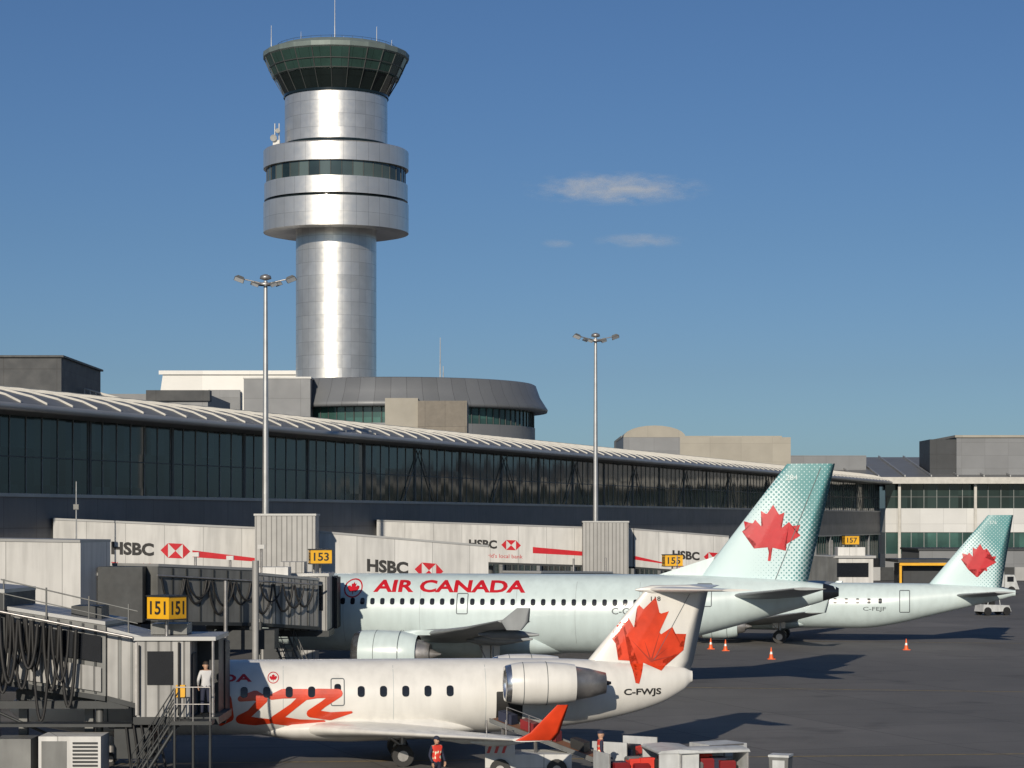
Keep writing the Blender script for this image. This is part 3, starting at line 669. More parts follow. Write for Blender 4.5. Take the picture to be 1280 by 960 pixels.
def gate_sign(x, y, z, w, h, txt, rz, parent, post=1.0):
    g = E('sign_box', (x, y, z), rz); g.parent = parent; mb = MB(); d = w * .9
    mb.box(-w / 2, w / 2, -d / 2, d / 2, 0, h, YEL); mb.box(-w / 2 - .03, w / 2 + .03, -d / 2 - .03, d / 2 + .03, h, h + .05, JDARK); mb.box(-w / 2 - .03, w / 2 + .03, -d / 2 - .03, d / 2 + .03, -.05, 0, JDARK)
    mb.cyl((0, 0, -post), (0, 0, -.05), .06, STEEL, n=8); mb.make('box', g)
    flat('digits', text2d(txt, w * .72, h * .62, .02), (-w * .36, -d / 2, h * .19), (1, 0, 0), (0, 0, 1), BLK, g)
    flat('digits', text2d(txt, d * .72, h * .62, .02), (w / 2, -d * .36, h * .19), (0, 1, 0), (0, 0, 1), BLK, g)
    flat('digits', text2d(txt, d * .72, h * .62, .02), (-w / 2, d * .36, h * .19), (0, -1, 0), (0, 0, 1), BLK, g)
def support(mb, x, y, z, w=1.6):
    for dx in (-w / 2, w / 2): mb.box(x + dx - .14, x + dx + .14, y - .14, y + .14, .5, z, JGREY)
    mb.box(x - w / 2 - .2, x + w / 2 + .2, y - .25, y + .25, z - .5, z - .15, JDARK); mb.box(x - w / 2 - .3, x + w / 2 + .3, y - .35, y + .35, .35, .75, JGREY)
    for dx in (-w / 2, w / 2): mb.cyl((x + dx - .18, y, .45), (x + dx + .18, y, .45), .45, BLK, n=20)
def stairs(mb, p0, p1, w, m=JGREY, n=10):
    p0, p1 = Vector(p0), Vector(p1); u = p1 - p0; c = Vector((u.x, u.y, 0)).cross(Vector((0, 0, 1))).normalized() * w / 2
    for i in range(n):
        a = p0.lerp(p1, i / n); b = p0.lerp(p1, (i + 1) / n); b.z = a.z; mb.obox(a, b, w, .04, m)
    for sd in (-1, 1):
        mb.cyl(p0 + c * sd, p1 + c * sd, .06, m, n=6)
        for hh in (.55, 1.0): mb.cyl(p0 + c * sd + Vector((0, 0, hh)), p1 + c * sd + Vector((0, 0, hh)), .022, m, n=6)
        for i in range(5):
            a = p0.lerp(p1, i / 4) + c * sd; mb.cyl(a, a + Vector((0, 0, 1)), .02, m, n=5)
def rotunda(mb, x, y, z0, z1, r=1.9, m=None):
    mb.lathe([(z0, r), (z1, r)], m or JGREY, 32, (x, y, 0)); mb.lathe([(z1, r + .1), (z1 + .12, r + .1), (z1 + .2, .1)], FASC, 32, (x, y, 0)); mb.lathe([(z0, r), (z0 - .2, r), (z0 - .2, .1)], JDARK, 32, (x, y, 0))
    mb.cyl((x, y, 0), (x, y, z0), .45, JGREY, n=16)

# bridge for the narrow body (A)
B1 = E('boarding_bridge'); mb = MB()
a0, a1 = (-39, 106.2, 5.0), (-18.7, 100.6, 4.75)
tunnel(mb, a0, a1, 3.0, 2.95, JWHITE); rotunda(mb, -18.1, 101.9, 4.0, 6.2, 1.2, JDARK)
mb.box(-18.6, -16.6, 100.6, 102.6, 4.1, 6.6, JDARK)
b0, b1, b2 = (-17.2, 102.2, 4.1), (-13.4, 107.4, 3.8), (-10.6, 111.6, 3.4)
tunnel(mb, b0, b1, 2.9, 2.5, JGREY, .9, ribm=JDARK); tunnel(mb, b1, b2, 2.5, 2.3, JPANEL, .7, ribm=JGREY)
mb.box(-12.1, -9.2, 111.4, 114.6, 3.2, 5.9, JPANEL); mb.box(-12.2, -9.1, 111.3, 114.7, 5.9, 6.05, FASC); mb.box(-11.9, -9.4, 111.36, 111.395, 4.2, 5.5, DARK)
mb.box(-12.1, -9.1, 114.6, 117.2, 3.1, 5.8, JDARK); mb.box(-12.2, -9.1, 111.3, 114.7, 2.9, 3.2, JDARK)
for i in range(6): mb.box(-9.08, -8.95, 114.7 + i * .4, 114.95 + i * .4, 3.15, 5.75, BLK)
for dx, dy, hh in ((-14.7, 104, 1.0), (-12.2, 109, 1.3), (-13.4, 106.5, .8), (-9.9, 112, .9)): mb.cyl((dx, dy, 5.9), (dx, dy, 6 + hh), .06, STEEL, n=6); mb.box(dx - .17, dx + .17, dy - .12, dy + .12, 6 + hh, 6.2 + hh, JWHITE)
mb.box(-12.8, -10.9, 109.0, 110.6, 5.8, 6.4, JWHITE); mb.box(-11.6, -10.4, 112.0, 113.6, 6.06, 6.6, CORR)
mb.make('tunnels', B1)
mb = MB(); o, u, L = side(b0, b2, 2.9); festoon(mb, o + u * .3 + Vector((0, -.25, 2.0)), o + u * L * .96 + Vector((0, -.25, 2.0)), 7, 1.6, .055); festoon(mb, o + u * .3 + Vector((0, -.35, 2.0)), o + u * L * .9 + Vector((0, -.35, 2.0)), 6, 1.3, .045)
o2 = o + Vector((0, -.25, 2.1)); mb.cyl(o2, o2 + u * L, .05, STEEL, n=6); mb.make('hoses', B1)
mb = MB(); support(mb, -13.2, 106.5, 4.0, 2.2); stairs(mb, (-10.0, 108.8, .1), (-11.6, 111.3, 3.1), .9); mb.box(-10.0, -8.6, 107, 109, .4, 1.6, JGREY)
mb.cyl((-15.6, 103.5, .5), (-15.6, 103.5, 6.0), .13, JDARK, n=8); mb.cyl((-13.2, 103.2, .5), (-13.2, 103.2, 5.9), .09, STEEL, n=8); mb.cyl((-12.0, 104.8, .3), (-12.0, 104.8, 6.8), .16, JPANEL, n=10)
mb.box(-16.5, -14.5, 103.6, 105.2, .9, 2.6, JWHITE); mb.box(-14, -11.2, 105.6, 107.6, 2.6, 3.5, JDARK); mb.make('undercarriage', B1)
red_band(B1, a0, a1, 3.0, 6, 17, .6, .55, .32, .32)
gate_sign(-9.55, 111.5, 6.55, 1.05, .66, '153', R(12), B1, .6)

# bridge for far airliner (B)
B2 = E('boarding_bridge'); mb = MB()
c0, cm, c1 = (-27.5, 134.6, 5.55), (-12.2, 137.0, 4.85), (-1.7, 138.6, 3.95)
tunnel(mb, c0, cm, 3.0, 3.15, JWHITE); tunnel(mb, cm, c1, 3.4, 3.1, JWHITE)
rotunda(mb, -.4, 139.2, 3.0, 5.2, 1.5); tunnel(mb, (.6, 140, 2.9), (5.4, 147.5, 2.7), 2.8, 2.5, JGREY, .9); tunnel(mb, (5.4, 147.5, 2.7), (10.6, 155, 2.2), 2.4, 2.4, JPANEL, .9)
mb.box(9.4, 12.6, 154.6, 159.6, 2.0, 4.6, JGREY); mb.box(9.2, 12.8, 154.4, 159.7, 4.6, 4.8, FASC); mb.box(9.7, 12.3, 154.56, 154.598, 3.0, 4.2, DARK)
for dx, dy in ((4.0, 145.5), (6.2, 148.5), (11.5, 156)): mb.cyl((dx, dy, 5.0), (dx, dy, 6.2), .06, STEEL, n=6); mb.box(dx - .4, dx + .4, dy - .3, dy + .3, 4.8, 5.3, JWHITE)
for x, y in ((-20, 135.8), (-7, 137.8)): mb.cyl((x, y, 0), (x, y, 4.6), .5, JGREY, n=16)
support(mb, 6, 148.5, 2.8, 2.2); mb.make('tunnels', B2)
bank_ad(B2, c0, cm, 3.0, 3.4, 1.25, 1.05); bank_ad(B2, cm, c1, 3.4, 3.2, 1.0, 1.05)
red_band(B2, c0, cm, 3.0, 8.2, 15.0, 1.3, 1.1, .4, .06)
gate_sign(11.2, 156.5, 5.5, 1.25, .75, '155', R(8), B2, .8)

# bridge (C)
B3 = E('boarding_bridge'); mb = MB()
d0, dm, d1 = (-11.0, 180, 5.6), (9.6, 183.2, 4.9), (17.4, 184.6, 4.3)
tunnel(mb, d0, dm, 3.0, 3.0, JWHITE); tunnel(mb, dm, d1, 3.4, 3.0, JWHITE); rotunda(mb, 18.9, 185, 3.6, 6.2, 1.7)
tunnel(mb, (19.6, 186, 3.6), (27.5, 190, 3.1), 2.6, 2.4, JGREY, .9)
mb.box(26.6, 30.4, 188.5, 192.5, 2.9, 5.5, JWHITE); mb.box(26.4, 30.6, 188.3, 192.7, 5.5, 5.7, FASC); mb.box(27.5, 29.8, 189, 191, 5.7, 6.4, JWHITE); mb.cyl((27, 189, 5.6), (27, 189, 7), .07, STEEL, n=6)
mb.box(27.0, 30.0, 188.46, 188.495, 3.9, 5.1, DARK)
for x, y in ((-2, 181.5), (13, 183.9)): mb.cyl((x, y, 0), (x, y, 5), .5, JGREY, n=16)
support(mb, 24, 188.3, 3.2, 2.2); mb.make('tunnels', B3)
bank_ad(B3, d0, dm, 3.0, 7.4, 1.1, .95); bank_ad(B3, dm, d1, 3.4, 3.2, .9, .95)
red_band(B3, d0, dm, 3.0, 12.6, 20.4, .85, .7, .5, .2); red_band(B3, dm, d1, 3.4, .0, 3.0, .6, .4, .3, .05)
gate_sign(28.6, 189.2, 6.65, 1.2, .7, '157', R(5), B3, .4)
for nm, x0, x1, y0, zt in (('stair_tower', -15.1, -11.55, 131.5, 8.95), ('stair_tower', 5.65, 9.25, 178, 8.5)):
    e = E(nm); mb = MB(); mb.box(x0, x1, y0, y0 + 2.6, 0, zt, CORR); mb.box(x0 - .06, x1 + .06, y0 - .06, y0 + 2.66, zt, zt + .12, FASC); mb.box(x0 + .5, x0 + 1.5, y0 - .03, y0 - .004, .05, 2.1, DBOX); mb.make('walls', e)

# near bridge (151)
B0 = E('boarding_bridge'); mb = MB()
e0, e1, e2, e3 = (-34, 77.0, 5.0), (-16.2, 75.2, 3.6), (-13.2, 74.9, 2.9), (-12.0, 74.8, 2.6)
tunnel(mb, e0, (-16.5, 75.2, 3.55), 3.2, 2.75, JDARK, 1.1)
tunnel(mb, (-17.3, 75.3, 3.5), e2, 2.8, 2.35, JGREY, .42, ribm=JDARK); tunnel(mb, e2, e3, 2.5, 2.15, JPANEL, .4, ribm=JGREY)
o, u, L = side((-17.3, 75.3, 3.5), e2, 2.9)
flat('side_glazing', rect2d(L * .5, 1.55, L * .94, .85), o, u, (0, 0, 1), DARK, B0, .06)
flat('side_panel', rect2d(L * .5, .55, L * .94, .8), o, u, (0, 0, 1), JPANEL, B0, .055)
mb.box(-12.3, -10.55, 73.4, 76.6, 2.25, 4.75, JPANEL); mb.box(-12.4, -9.7, 73.3, 76.7, 4.75, 4.88, FASC); mb.box(-12.4, -9.6, 73.3, 76.7, 2.0, 2.25, JDARK)
mb.box(-10.55, -9.85, 75.2, 76.6, 2.25, 4.75, JDARK); mb.cyl((-9.8, 73.4, 2.2), (-9.8, 73.4, 4.75), .05, STEEL, n=8)
mb.box(-11.95, -11.1, 73.36, 73.395, 3.3, 4.4, DARK); mb.box(-10.52, -10.5, 73.7, 74.6, 2.3, 4.3, DBOX)
for i in range(7): mb.box(-12.05 + .02 * i, -9.8 - .02 * i, 76.6 + i * .22, 76.72 + i * .22, 1.75, 4.6, BLK)
mb.box(-12.0, -9.85, 76.6, 78.2, 1.8, 4.5, JDARK)
for dx in (-16.7, -15.3, -13.9, -12.6): mb.cyl((dx, 73.6, 5.1 + (-13.9 - dx) * .23), (dx, 73.6, 6.2 + (-13.9 - dx) * .2), .03, JGREY, n=6)
mb.cyl((-16.8, 73.6, 6.75), (-12.3, 73.6, 5.7), .025, JGREY, n=6); mb.cyl((-16.8, 73.6, 6.3), (-12.3, 73.6, 5.3), .02, JGREY, n=6)
mb.box(-14.6, -13.6, 74.2, 75.6, 5.4, 5.85, JDARK); mb.box(-12.0, -10.8, 74.4, 75.6, 4.9, 5.25, JGREY)
mb.box(-12.34, -12.28, 73.36, 73.39, 2.3, 4.7, STEEL); mb.cyl((-10.9, 73.3, 2.3), (-10.9, 73.3, 4.7), .04, BLK, n=6); mb.cyl((-12.2, 73.3, 2.3), (-12.2, 73.3, 4.6), .03, BLK, n=6); mb.box(-11.0, -10.7, 73.3, 73.395, 2.9, 3.3, YEL)
mb.make('tunnels', B0)
mb = MB()
festoon(mb, (-17.0, 73.2, 5.75), (-14.2, 73.2, 5.1), 5, 2.3, .06); festoon(mb, (-16.9, 73.05, 5.7), (-14.4, 73.05, 5.1), 4, 2.8, .05); festoon(mb, (-16.7, 72.95, 5.6), (-15.4, 72.95, 5.3), 2, 2.0, .06)
mb.cyl((-17.2, 73.2, 5.8), (-12.4, 73.2, 4.85), .05, STEEL, n=6); mb.cyl((-17.2, 73.35, 1.0), (-17.2, 73.35, 6.1), .12, JDARK, n=8)
mb.make('hoses', B0)
mb = MB(); support(mb, -15.2, 74.8, 3.2, 2.2)
for dx in (-17.0, -13.6): mb.cyl((dx, 73.9, .6), (dx, 73.9, 3.3), .12, JGREY, n=10)
mb.box(-18.5, -12.6, 73.6, 73.8, 2.5, 2.75, JDARK); mb.cyl((-17, 73.8, 2.4), (-13.6, 73.8, .9), .05, JDARK, n=6)
mb.box(-18.6, -12.4, 73.0, 73.9, 1.95, 2.05, JDARK)
mb.box(-15.2, -13.2, 71.9, 73.4, .4, 1.75, JWHITE)
for i in range(9): mb.box(-14.1, -13.3, 71.86, 71.895, .55 + i * .12, .61 + i * .12, JDARK)
mb.box(-15.1, -14.3, 71.87, 71.895, .6, 1.6, JGREY); mb.box(-16.8, -15.6, 72.6, 74, .3, 1.6, JGREY); mb.box(-13.0, -11.8, 73.2, 75, .9, 1.9, JDARK)
for i in range(5): mb.cyl((-12.6 + i * .25, 73.1, 2.0), (-12.4 + i * .3, 73.1, .2), .04, BLK, n=6)
stairs(mb, (-12.2, 72.4, .1), (-10.9, 72.9, 2.2), .8, JDARK, 10); mb.box(-11.0, -9.7, 72.3, 73.28, 2.08, 2.2, JDARK)
for dx in (-10.9, -10.3, -9.75): mb.cyl((dx, 72.33, 2.2), (dx, 72.33, 3.3), .022, STEEL, n=6); mb.cyl((dx, 72.35, 0), (dx, 72.35, 2.08), .05, JDARK, n=6)
mb.cyl((-10.9, 72.33, 3.3), (-9.75, 72.33, 3.3), .022, STEEL, n=6); mb.cyl((-10.9, 72.33, 2.75), (-9.75, 72.33, 2.75), .018, STEEL, n=6)
mb.make('undercarriage', B0)
gate_sign(-11.4, 73.95, 5.45, .95, .72, '151', R(-33), B0, .6)

# ------------------------------------------------------------ people
def person(name, loc, rz, top, legs, vest=False, cap=True):
    e = E(name, loc, rz)
    V = [(0, 0, .98), (0, 0, 1.15), (0, .0, 1.36), (0, 0, 1.5), (0, -.01, 1.57), (-.17, 0, 1.44), (-.25, .02, 1.17), (-.23, -.14, .95), (.17, 0, 1.44), (.26, .02, 1.17), (.22, -.16, .98),
         (-.09, 0, .92), (-.11, -.03, .5), (-.12, .02, .1), (-.13, -.14, .05), (.09, 0, .92), (.12, .02, .5), (.14, .06, .1), (.15, -.1, .05)]
    Ed = [(0, 1), (1, 2), (2, 3), (3, 4), (2, 5), (5, 6), (6, 7), (2, 8), (8, 9), (9, 10), (0, 11), (11, 12), (12, 13), (13, 14), (0, 15), (15, 16), (16, 17), (17, 18)]
    Rr = [.14, .135, .15, .06, .055, .07, .05, .035, .07, .05, .035, .1, .068, .048, .045, .1, .068, .048, .045]
    me = bpy.data.meshes.new('b'); me.from_pydata(V, Ed, []); o = bpy.data.objects.new('b', me); S.collection.objects.link(o)
    o.modifiers.new('s', 'SKIN')
    for i, r_ in enumerate(Rr): me.skin_vertices[0].data[i].radius = (r_, r_ * .8 if i < 3 else r_)
    me.skin_vertices[0].data[0].use_root = True
    o.modifiers.new('u', 'SUBSURF').levels = 2; bpy.context.view_layer.update()
    m2 = bpy.data.meshes.new_from_object(o.evaluated_get(bpy.context.evaluated_depsgraph_get())); bpy.data.objects.remove(o)
    for m_ in (top, legs, VEST, REFL, SKIN, BLK): m2.materials.append(m_)
    for p in m2.polygons:
        c = p.center; p.use_smooth = True
        if c.z > 1.49: i = 4
        elif c.z < .12: i = 5
        elif abs(c.x) > .17 and c.z > .85 and c.z < 1.4: i = 0
        elif c.z < .98: i = 1
        elif vest and abs(c.x) < .19: i = 3 if (1.08 < c.z < 1.13 or 1.26 < c.z < 1.3) else 2
        else: i = 0
        p.material_index = i
    b = bpy.data.objects.new('body', m2); S.collection.objects.link(b); b.parent = e
    mb = MB()
    rs = [[(r_ * .82 * math.cos(a * math.pi / 8), -.02 + r_ * math.sin(a * math.pi / 8), z) for a in range(16)] for z, r_ in ((1.53, .05), (1.56, .08), (1.62, .1), (1.68, .105), (1.73, .095), (1.77, .05), (1.78, .01))]
    mb.rings(rs, SKIN); mb.add([(-.015, -.118, 1.63), (.015, -.118, 1.63), (0, -.145, 1.63), (0, -.118, 1.67)], [(0, 1, 2), (0, 2, 3), (1, 3, 2)], SKIN)
    for sd in (-1, 1): mb.cyl((sd * .035, -.117, 1.665), (sd * .035, -.124, 1.665), .01, BLK, n=8); mb.cyl((sd * .082, -.02, 1.65), (sd * .098, -.01, 1.65), .025, SKIN, n=8)
    mb.box(-.03, .03, -.119, -.112, 1.59, 1.6, DKRED)
    rs = [[(r_ * .85 * math.cos(a * math.pi / 8), -.01 + r_ * math.sin(a * math.pi / 8), z) for a in range(16)] for z, r_ in ((1.69, .113), (1.75, .108), (1.79, .06), (1.8, .01))]
    mb.rings(rs, NAVY if cap else HAIR)
    if cap: mb.box(-.07, .07, -.2, -.1, 1.69, 1.7, NAVY)
    for wx, wy, wz in ((-.23, -.15, .94), (.22, -.17, .97)):
        s_ = -1 if wx < 0 else 1
        mb.hexa([(wx - .02, wy - .04, wz - .09), (wx + .02, wy - .04, wz - .09), (wx + .02, wy + .04, wz - .09), (wx - .02, wy + .04, wz - .09), (wx - .02, wy - .03, wz), (wx + .02, wy - .03, wz), (wx + .02, wy + .03, wz), (wx - .02, wy + .03, wz)], SKIN)
        for j, l in enumerate((.07, .08, .075, .06)):
            y = wy - .033 + j * .022; mb.cyl((wx, y, wz - .085), (wx - s_ * .012, y, wz - .085 - l * .55), .01, SKIN, n=6); mb.cyl((wx - s_ * .012, y, wz - .085 - l * .55), (wx - s_ * .03, y, wz - .085 - l), .009, SKIN, .007, n=6)
        mb.cyl((wx, wy - .035, wz - .04), (wx - s_ * .01, wy - .07, wz - .09), .011, SKIN, n=6)
    mb.make('head_and_hands', e)
person('ground_worker', (-2.42, 71.7, 0), R(35), NAVY, NAVY, True)
person('bridge_worker', (-10.1, 73.9, 2.25), R(200), SHIRT, NAVY, False, False)
person('ground_worker', (2.9, 73.6, 0), R(100), NAVY, NAVY, True)

# ------------------------------------------------------------ ground equipment
TAN = M('belt_rubber_tan', (.22, .10, .05), .7)
def loader():
    e = E('belt_loader'); mb = MB()
    mb.box(-.9, 2.0, 75.0, 76.6, .4, .85, JWHITE); mb.box(-.9, .1, 74.95, 75.75, .85, 1.25, JWHITE); mb.box(-.5, -.1, 75, 75.5, 1.25, 1.45, BLK)
    for i in range(3): mb.add([(-.85 + i * .25, 74.94, .9), (-.75 + i * .25, 74.94, .9), (-.65 + i * .25, 74.94, 1.2), (-.75 + i * .25, 74.94, 1.2)], [(0, 1, 2, 3)], RED)
    for x in (-.4, 1.5):
        for y in (74.95, 76.65): mb.cyl((x, y - .1, .35), (x, y + .1, .35), .35, BLK, n=18); mb.cyl((x, y - .12, .35), (x, y + .12, .35), .15, STEEL, n=12)
    p0, p1 = (-.55, 77.0, 1.75), (3.2, 75.2, .5)
    mb.obox(p0, p1, .9, .12, JWHITE); mb.obox(p0, p1, .7, .03, TAN, zo=.12)
    for sd in (-.5, .5): mb.obox(p0, p1, .05, .14, JGREY, zo=.04, co=sd)
    P0, P1 = Vector(p0), Vector(p1)
    for t in (.05, .25, .45, .7): mb.obox(P0.lerp(P1, t), P0.lerp(P1, t + .12), .5, .32, (NAVY, DKRED, BLK)[int(t * 4) % 3], zo=.16)
    mb.cyl((.8, 75.6, .8), (.8, 76.5, 1.3), .06, STEEL, n=8); mb.cyl((-.3, 75.8, .8), (-.3, 76.9, 1.7), .06, STEEL, n=8)
    for x in (-.85, -.2): mb.cyl((x, 75, 1.2), (x, 75, 2.0), .025, STEEL, n=6)
    for t in (.1, .3, .5): q = P0.lerp(P1, t); mb.cyl(q + Vector((0, -.5, .1)), q + Vector((0, -.5, .7)), .014, STEEL, n=5)
    q0 = P0.lerp(P1, .1) + Vector((0, -.5, .7)); q1 = P0.lerp(P1, .5) + Vector((0, -.5, .7)); mb.cyl(q0, q1, .014, STEEL, n=5)
    mb.make('vehicle', e)
loader()
CARTW = M('cart_white', (.52, .54, .54), .5, 0, .15, 2, streak=.4)
def bag(mb, x, y, z, h, m): mb.rings([[(x - .27 * s_, y - .18 * s_, z + zz), (x + .27 * s_, y - .18 * s_, z + zz), (x + .27 * s_, y + .18 * s_, z + zz), (x - .27 * s_, y + .18 * s_, z + zz)] for zz, s_ in ((0, .9), (.04, 1), (h - .05, 1), (h, .85))], m, False)
def cart(x, y, rz, tarp=True, load=True):
    e = E('baggage_cart', (x, y, 0), rz); mb = MB()
    mb.box(-1.2, 1.2, -.7, .7, .4, .5, STEEL)
    for a in (-.8, .8):
        for b_ in (-.6, .6): mb.cyl((a, b_ - .07, .22), (a, b_ + .07, .22), .22, BLK, n=14)
    for a in (-1.15, 1.15):
        for b_ in (-.65, .65): mb.cyl((a, b_, .5), (a, b_, 1.15), .03, STEEL, n=6)
        mb.box(a - .03, a + .03, -.66, .66, .5, 1.15, CARTW)
    if tarp: mb.rings([[(xx, -.72, 1.15), (xx, .72, 1.15), (xx, .6, 1.24), (xx, 0, 1.28), (xx, -.6, 1.24)] for xx in (-1.22, -.4, .4, 1.22)], CARTW)
    if load:
        for i in range(9): bag(mb, random.uniform(-.85, .85), random.uniform(-.35, .35), .5 + i * .01, random.uniform(.25, .5), random.choice([NAVY, DKRED, BLK, JGREY, VEST]))
    mb.cyl((1.2, 0, .4), (2.1, 0, .3), .03, STEEL, n=6); mb.make('cart', e)
cart(4.0, 73.2, R(20), False); cart(5.2, 73.6, R(100)); cart(6.4, 73.3, R(15), True); cart(3.9, 77.2, R(60), False)
def ulds(x, y, rz):
    e = E('baggage_container', (x, y, 0), rz); mb = MB()
    mb.rings([[(-.75, yy, .3), (.45, yy, .3), (.75, yy, .7), (.75, yy, 1.25), (-.75, yy, 1.25)] for yy in (-.6, .6)], CARTW, False)
    for zz in (.32, .8, 1.2): mb.box(-.78, .6, -.625, -.602, zz, zz + .05, STEEL)
    for xx in (-.7, -.2, .3): mb.box(xx, xx + .05, -.62, -.603, .35, 1.22, STEEL)
    mb.box(-.9, .9, -.7, .7, .15, .28, STEEL); mb.make('container', e)
ulds(6.9, 75.0, R(30))
e = E('waste_bin', (8.7, 72.5, 0), R(-20)); mb = MB(); mb.rings([[(-.28, -.28, 0.05), (.28, -.28, 0.05), (.28, .28, 0.05), (-.28, .28, 0.05)], [(-.32, -.32, 1.05), (.32, -.32, 1.05), (.32, .32, 1.05), (-.32, .32, 1.05)]], JGREY, False)
mb.box(-.34, .34, -.34, .34, 1.05, 1.12, CARTW); mb.box(-.2, .2, -.335, -.32, .5, .95, CARTW); mb.make('bin', e)
for x, y in ((16.2, 140), (14.2, 149), (13.4, 151), (26.4, 150), (-6, 95), (9.5, 130)):
    e = E('traffic_cone', (x, y, 0)); mb = MB(); mb.box(-.24, .24, -.24, .24, 0, .04, CONE); mb.cyl((0, 0, .04), (0, 0, .32), .16, CONE, .1, n=16); mb.cyl((0, 0, .32), (0, 0, .47), .1, WHT, .07, n=16); mb.cyl((0, 0, .47), (0, 0, .75), .07, CONE, .025, n=16); mb.make('cone', e)
def tug(x, y, rz, col, cab=True):
    e = E('baggage_tug', (x, y, 0), rz); mb = MB()
    mb.hexa([(-1.5, -.75, .35), (1.5, -.75, .35), (1.5, .75, .35), (-1.5, .75, .35), (-1.4, -.7, 1.0), (1.3, -.7, .9), (1.3, .7, .9), (-1.4, .7, 1.0)], col)
    for a in (-1, 1):
        for b_ in (-.7, .7): mb.cyl((a, b_ - .12, .38), (a, b_ + .12, .38), .38, BLK, n=16)
    if cab:
        for a in (-.9, .4):
            for b_ in (-.6, .6): mb.cyl((a, b_, .95), (a + (.15 if a < 0 else -.15), b_, 1.9), .04, col, n=6)
        mb.box(-.9, .4, -.68, .68, 1.9, 1.98, col); mb.box(-.5, -.1, -.5, .5, .95, 1.45, BLK)
    mb.make('vehicle', e)
tug(44, 205, R(20), CARTW); tug(48.8, 200, R(-10), YEL); tug(47.5, 230, 0, CARTW); tug(6.5, 113, R(60), CARTW, True); tug(-1, 108.5, R(10), CARTW, False); tug(9.5, 141, R(-10), CARTW); tug(2.8, 107, R(5), JGREY, True)
def truck(x, y, rz, col):
    e = E('service_truck', (x, y, 0), rz); mb = MB()
    mb.box(-3.2, 1.2, -1.1, 1.1, .9, 3.0, col); mb.hexa([(1.3, -1.05, .6), (3.1, -1.05, .6), (3.1, 1.05, .6), (1.3, 1.05, .6), (1.3, -1.0, 2.3), (2.5, -1.0, 2.3), (2.5, 1.0, 2.3), (1.3, 1.0, 2.3)], CARTW)
    mb.box(1.6, 2.4, -1.06, -1.03, 1.5, 2.1, DARK); mb.box(-3.2, 3.1, -.9, .9, .5, .88, BLK)
    for a in (-2.2, 2.1):
        for b_ in (-1, 1): mb.cyl((a, b_ - .15, .48), (a, b_ + .15, .48), .48, BLK, n=16)
    mb.make('vehicle', e)
truck(56, 262, R(10), CARTW); truck(74, 300, 0, GRYB); truck(44, 300, R(180), CARTW); truck(66, 318, R(5), DBOX)
e = bld('service_canopy', [(50, 58, 290, 300, 3.2, 3.6, JDARK), (50.2, 50.5, 290.2, 290.5, 0, 3.2, YEL), (57.5, 57.8, 290.2, 290.5, 0, 3.2, YEL), (50.2, 57.8, 290.1, 290.19, 2.8, 3.15, YEL), (51, 57, 292, 299, 0, 3, DBOX)])
bld('service_shed', [(60, 110, 330, 345, 0, 4.2, GRYB), (59.8, 110.2, 329.8, 345.2, 4.2, 4.5, DBOX), (66, 72, 329.9, 330.02, 0, 3.4, DBOX), (80, 86, 329.9, 330.02, 0, 3.4, DBOX)])
e = E('blast_fence'); mb = MB()
for i in range(22): mb.box(41 + i * 1.9, 42.8 + i * 1.9, 318, 318.15, .1, 2.0, FASC if i % 3 else JDARK)
mb.make('panels', e)
e = E('antenna_mast', (-24.9, 128, 0)); mb = MB(); mb.cyl((0, 0, 5), (0, 0, 10.9), .06, POLE, .03, n=6); mb.cyl((0, 0, 0), (0, 0, 5), .12, POLE, .06, n=8); mb.box(-.15, .15, -.1, .1, 9.3, 9.6, JGREY); mb.make('mast', e)

# ------------------------------------------------------------ clouds
def cloud(x, y, z, w, h, seed, dens):
    m = bpy.data.materials.new('cloud_vapour'); m.use_nodes = True; nt = m.node_tree; b = nt.nodes['Principled BSDF']
    tc = nd(nt, 'ShaderNodeTexCoord'); sp = nd(nt, 'ShaderNodeSeparateXYZ'); nt.links.new(tc.outputs['Generated'], sp.inputs[0])
    u = mth(nt, 'MULTIPLY', mth(nt, 'SUBTRACT', sp.outputs[0], .5), 2); v = mth(nt, 'MULTIPLY', mth(nt, 'SUBTRACT', sp.outputs[2], .45), 2)
    d = mth(nt, 'SQRT', mth(nt, 'ADD', mth(nt, 'MULTIPLY', u, u), mth(nt, 'MULTIPLY', v, v)))
    mp = nd(nt, 'ShaderNodeMapping'); mp.inputs['Location'].default_value = (seed, seed, 0); mp.inputs['Scale'].default_value = (.03, 1, .085); nt.links.new(tc.outputs['Object'], mp.inputs[0])
    n = nd(nt, 'ShaderNodeTexNoise'); n.inputs['Scale'].default_value = 1; n.inputs['Detail'].default_value = 8; n.inputs['Roughness'].default_value = .6; nt.links.new(mp.outputs[0], n.inputs['Vector'])
    a = mth(nt, 'ADD', mth(nt, 'SUBTRACT', 1.0, d), mth(nt, 'MULTIPLY', mth(nt, 'SUBTRACT', n.outputs['Fac'], .5), 2.2))
    a = mth(nt, 'MULTIPLY', ramp(nt, a, .0, 1.2), dens)
    a = mth(nt, 'MULTIPLY', a, ramp(nt, mth(nt, 'SUBTRACT', 1.0, d), 0, .45))
    nt.links.new(a, b.inputs['Alpha']); b.inputs['Base Color'].default_value = (.31, .34, .39, 1); b.inputs['Roughness'].default_value = 1; b.inputs['Specular IOR Level'].default_value = 0
    mb = MB(); mb.add([(-w / 2, 0, -h / 2), (w / 2, 0, -h / 2), (w / 2, 0, h / 2), (-w / 2, 0, h / 2)], [(0, 1, 2, 3)], m); mb.make('cloud', None, (x, y, z))
cloud(140, 3000, 455, 270, 52, 3, .8); cloud(172, 3000, 384, 140, 24, 11, .45); cloud(64, 3000, 380, 60, 16, 19, .3)

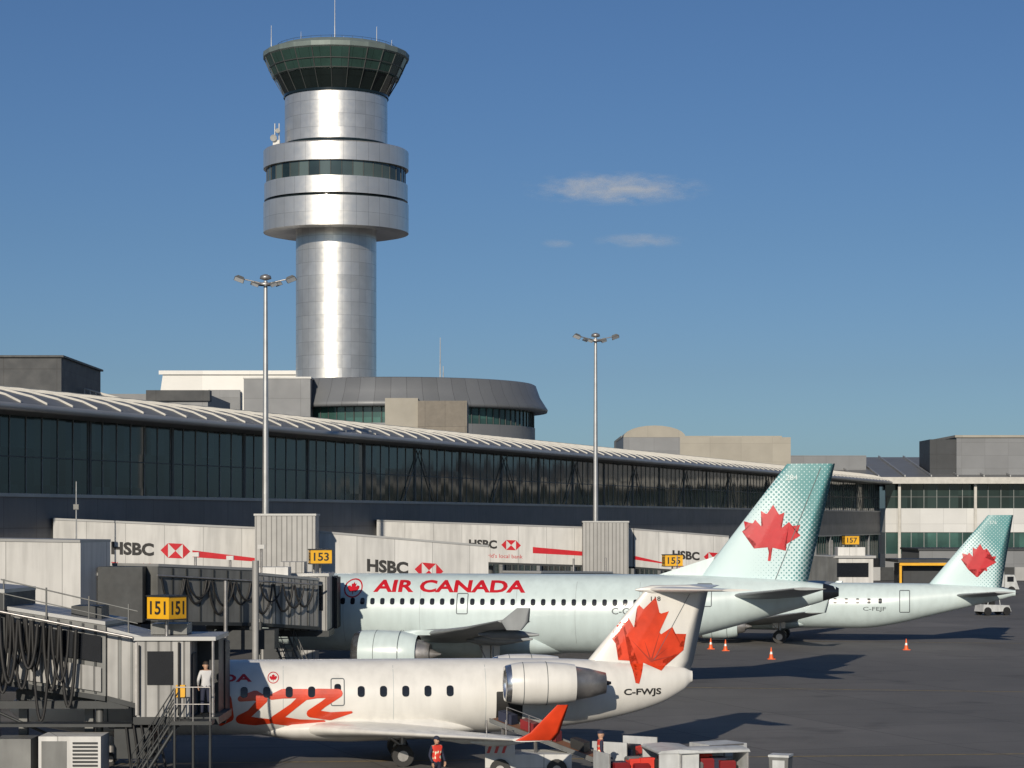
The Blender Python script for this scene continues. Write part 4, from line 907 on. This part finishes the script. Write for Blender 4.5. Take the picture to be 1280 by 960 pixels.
# ------------------------------------------------------------ light, sky, camera
el = R(21); az = Vector((-.21, -.978, 0)).normalized()
sd_ = Vector((az.x * math.cos(el), az.y * math.cos(el), math.sin(el)))
L = bpy.data.lights.new('sun', 'SUN'); L.energy = 4.1; L.angle = R(.5); L.color = (1, .89, .74)
lo = bpy.data.objects.new('sun', L); S.collection.objects.link(lo); lo.rotation_euler = (-sd_).to_track_quat('-Z', 'Y').to_euler(); lo.location = (0, -50, 80)
w = bpy.data.worlds.new('World'); S.world = w; w.use_nodes = True; nt = w.node_tree; bg = nt.nodes['Background']
sk = nd(nt, 'ShaderNodeTexSky', sky_type='NISHITA'); sk.sun_disc = False; sk.sun_elevation = el; sk.sun_rotation = math.atan2(az.x, az.y) % (2 * math.pi)
sk.air_density = 1.0; sk.dust_density = .6; sk.ozone_density = 2.0
tcw = nd(nt, 'ShaderNodeTexCoord'); spw = nd(nt, 'ShaderNodeSeparateXYZ'); nt.links.new(tcw.outputs['Generated'], spw.inputs[0])
cr = nd(nt, 'ShaderNodeValToRGB'); nt.links.new(mth(nt, 'MULTIPLY', spw.outputs[2], 2.0, True), cr.inputs[0])
els = cr.color_ramp.elements
els[0].position = 0; els[0].color = (.48, .72, 1.15, 1); els[1].position = 1; els[1].color = (.58, .72, .92, 1)
for p_, c_ in ((.06, (.45, .67, 1.06, 1)), (.13, (.42, .58, .88, 1)), (.25, (.40, .55, .80, 1)), (.46, (.39, .54, .78, 1))):
    q = els.new(p_); q.color = c_
nt.links.new(mixc(nt, 1.0, sk.outputs[0], cr.outputs[0], 'MULTIPLY'), bg.inputs[0]); bg.inputs[1].default_value = .075
cam = bpy.data.cameras.new('camera'); co = bpy.data.objects.new('camera', cam); S.collection.objects.link(co); S.camera = co
co.location = (0, 0, 8.7); co.rotation_euler = (R(90), 0, 0); cam.sensor_width = 36; cam.lens = 78.75; cam.shift_y = (650 - 480) / 1280; cam.clip_end = 12000; cam.clip_start = .5
S.view_settings.view_transform = 'Standard'; S.view_settings.look = 'None'; S.view_settings.exposure = 0
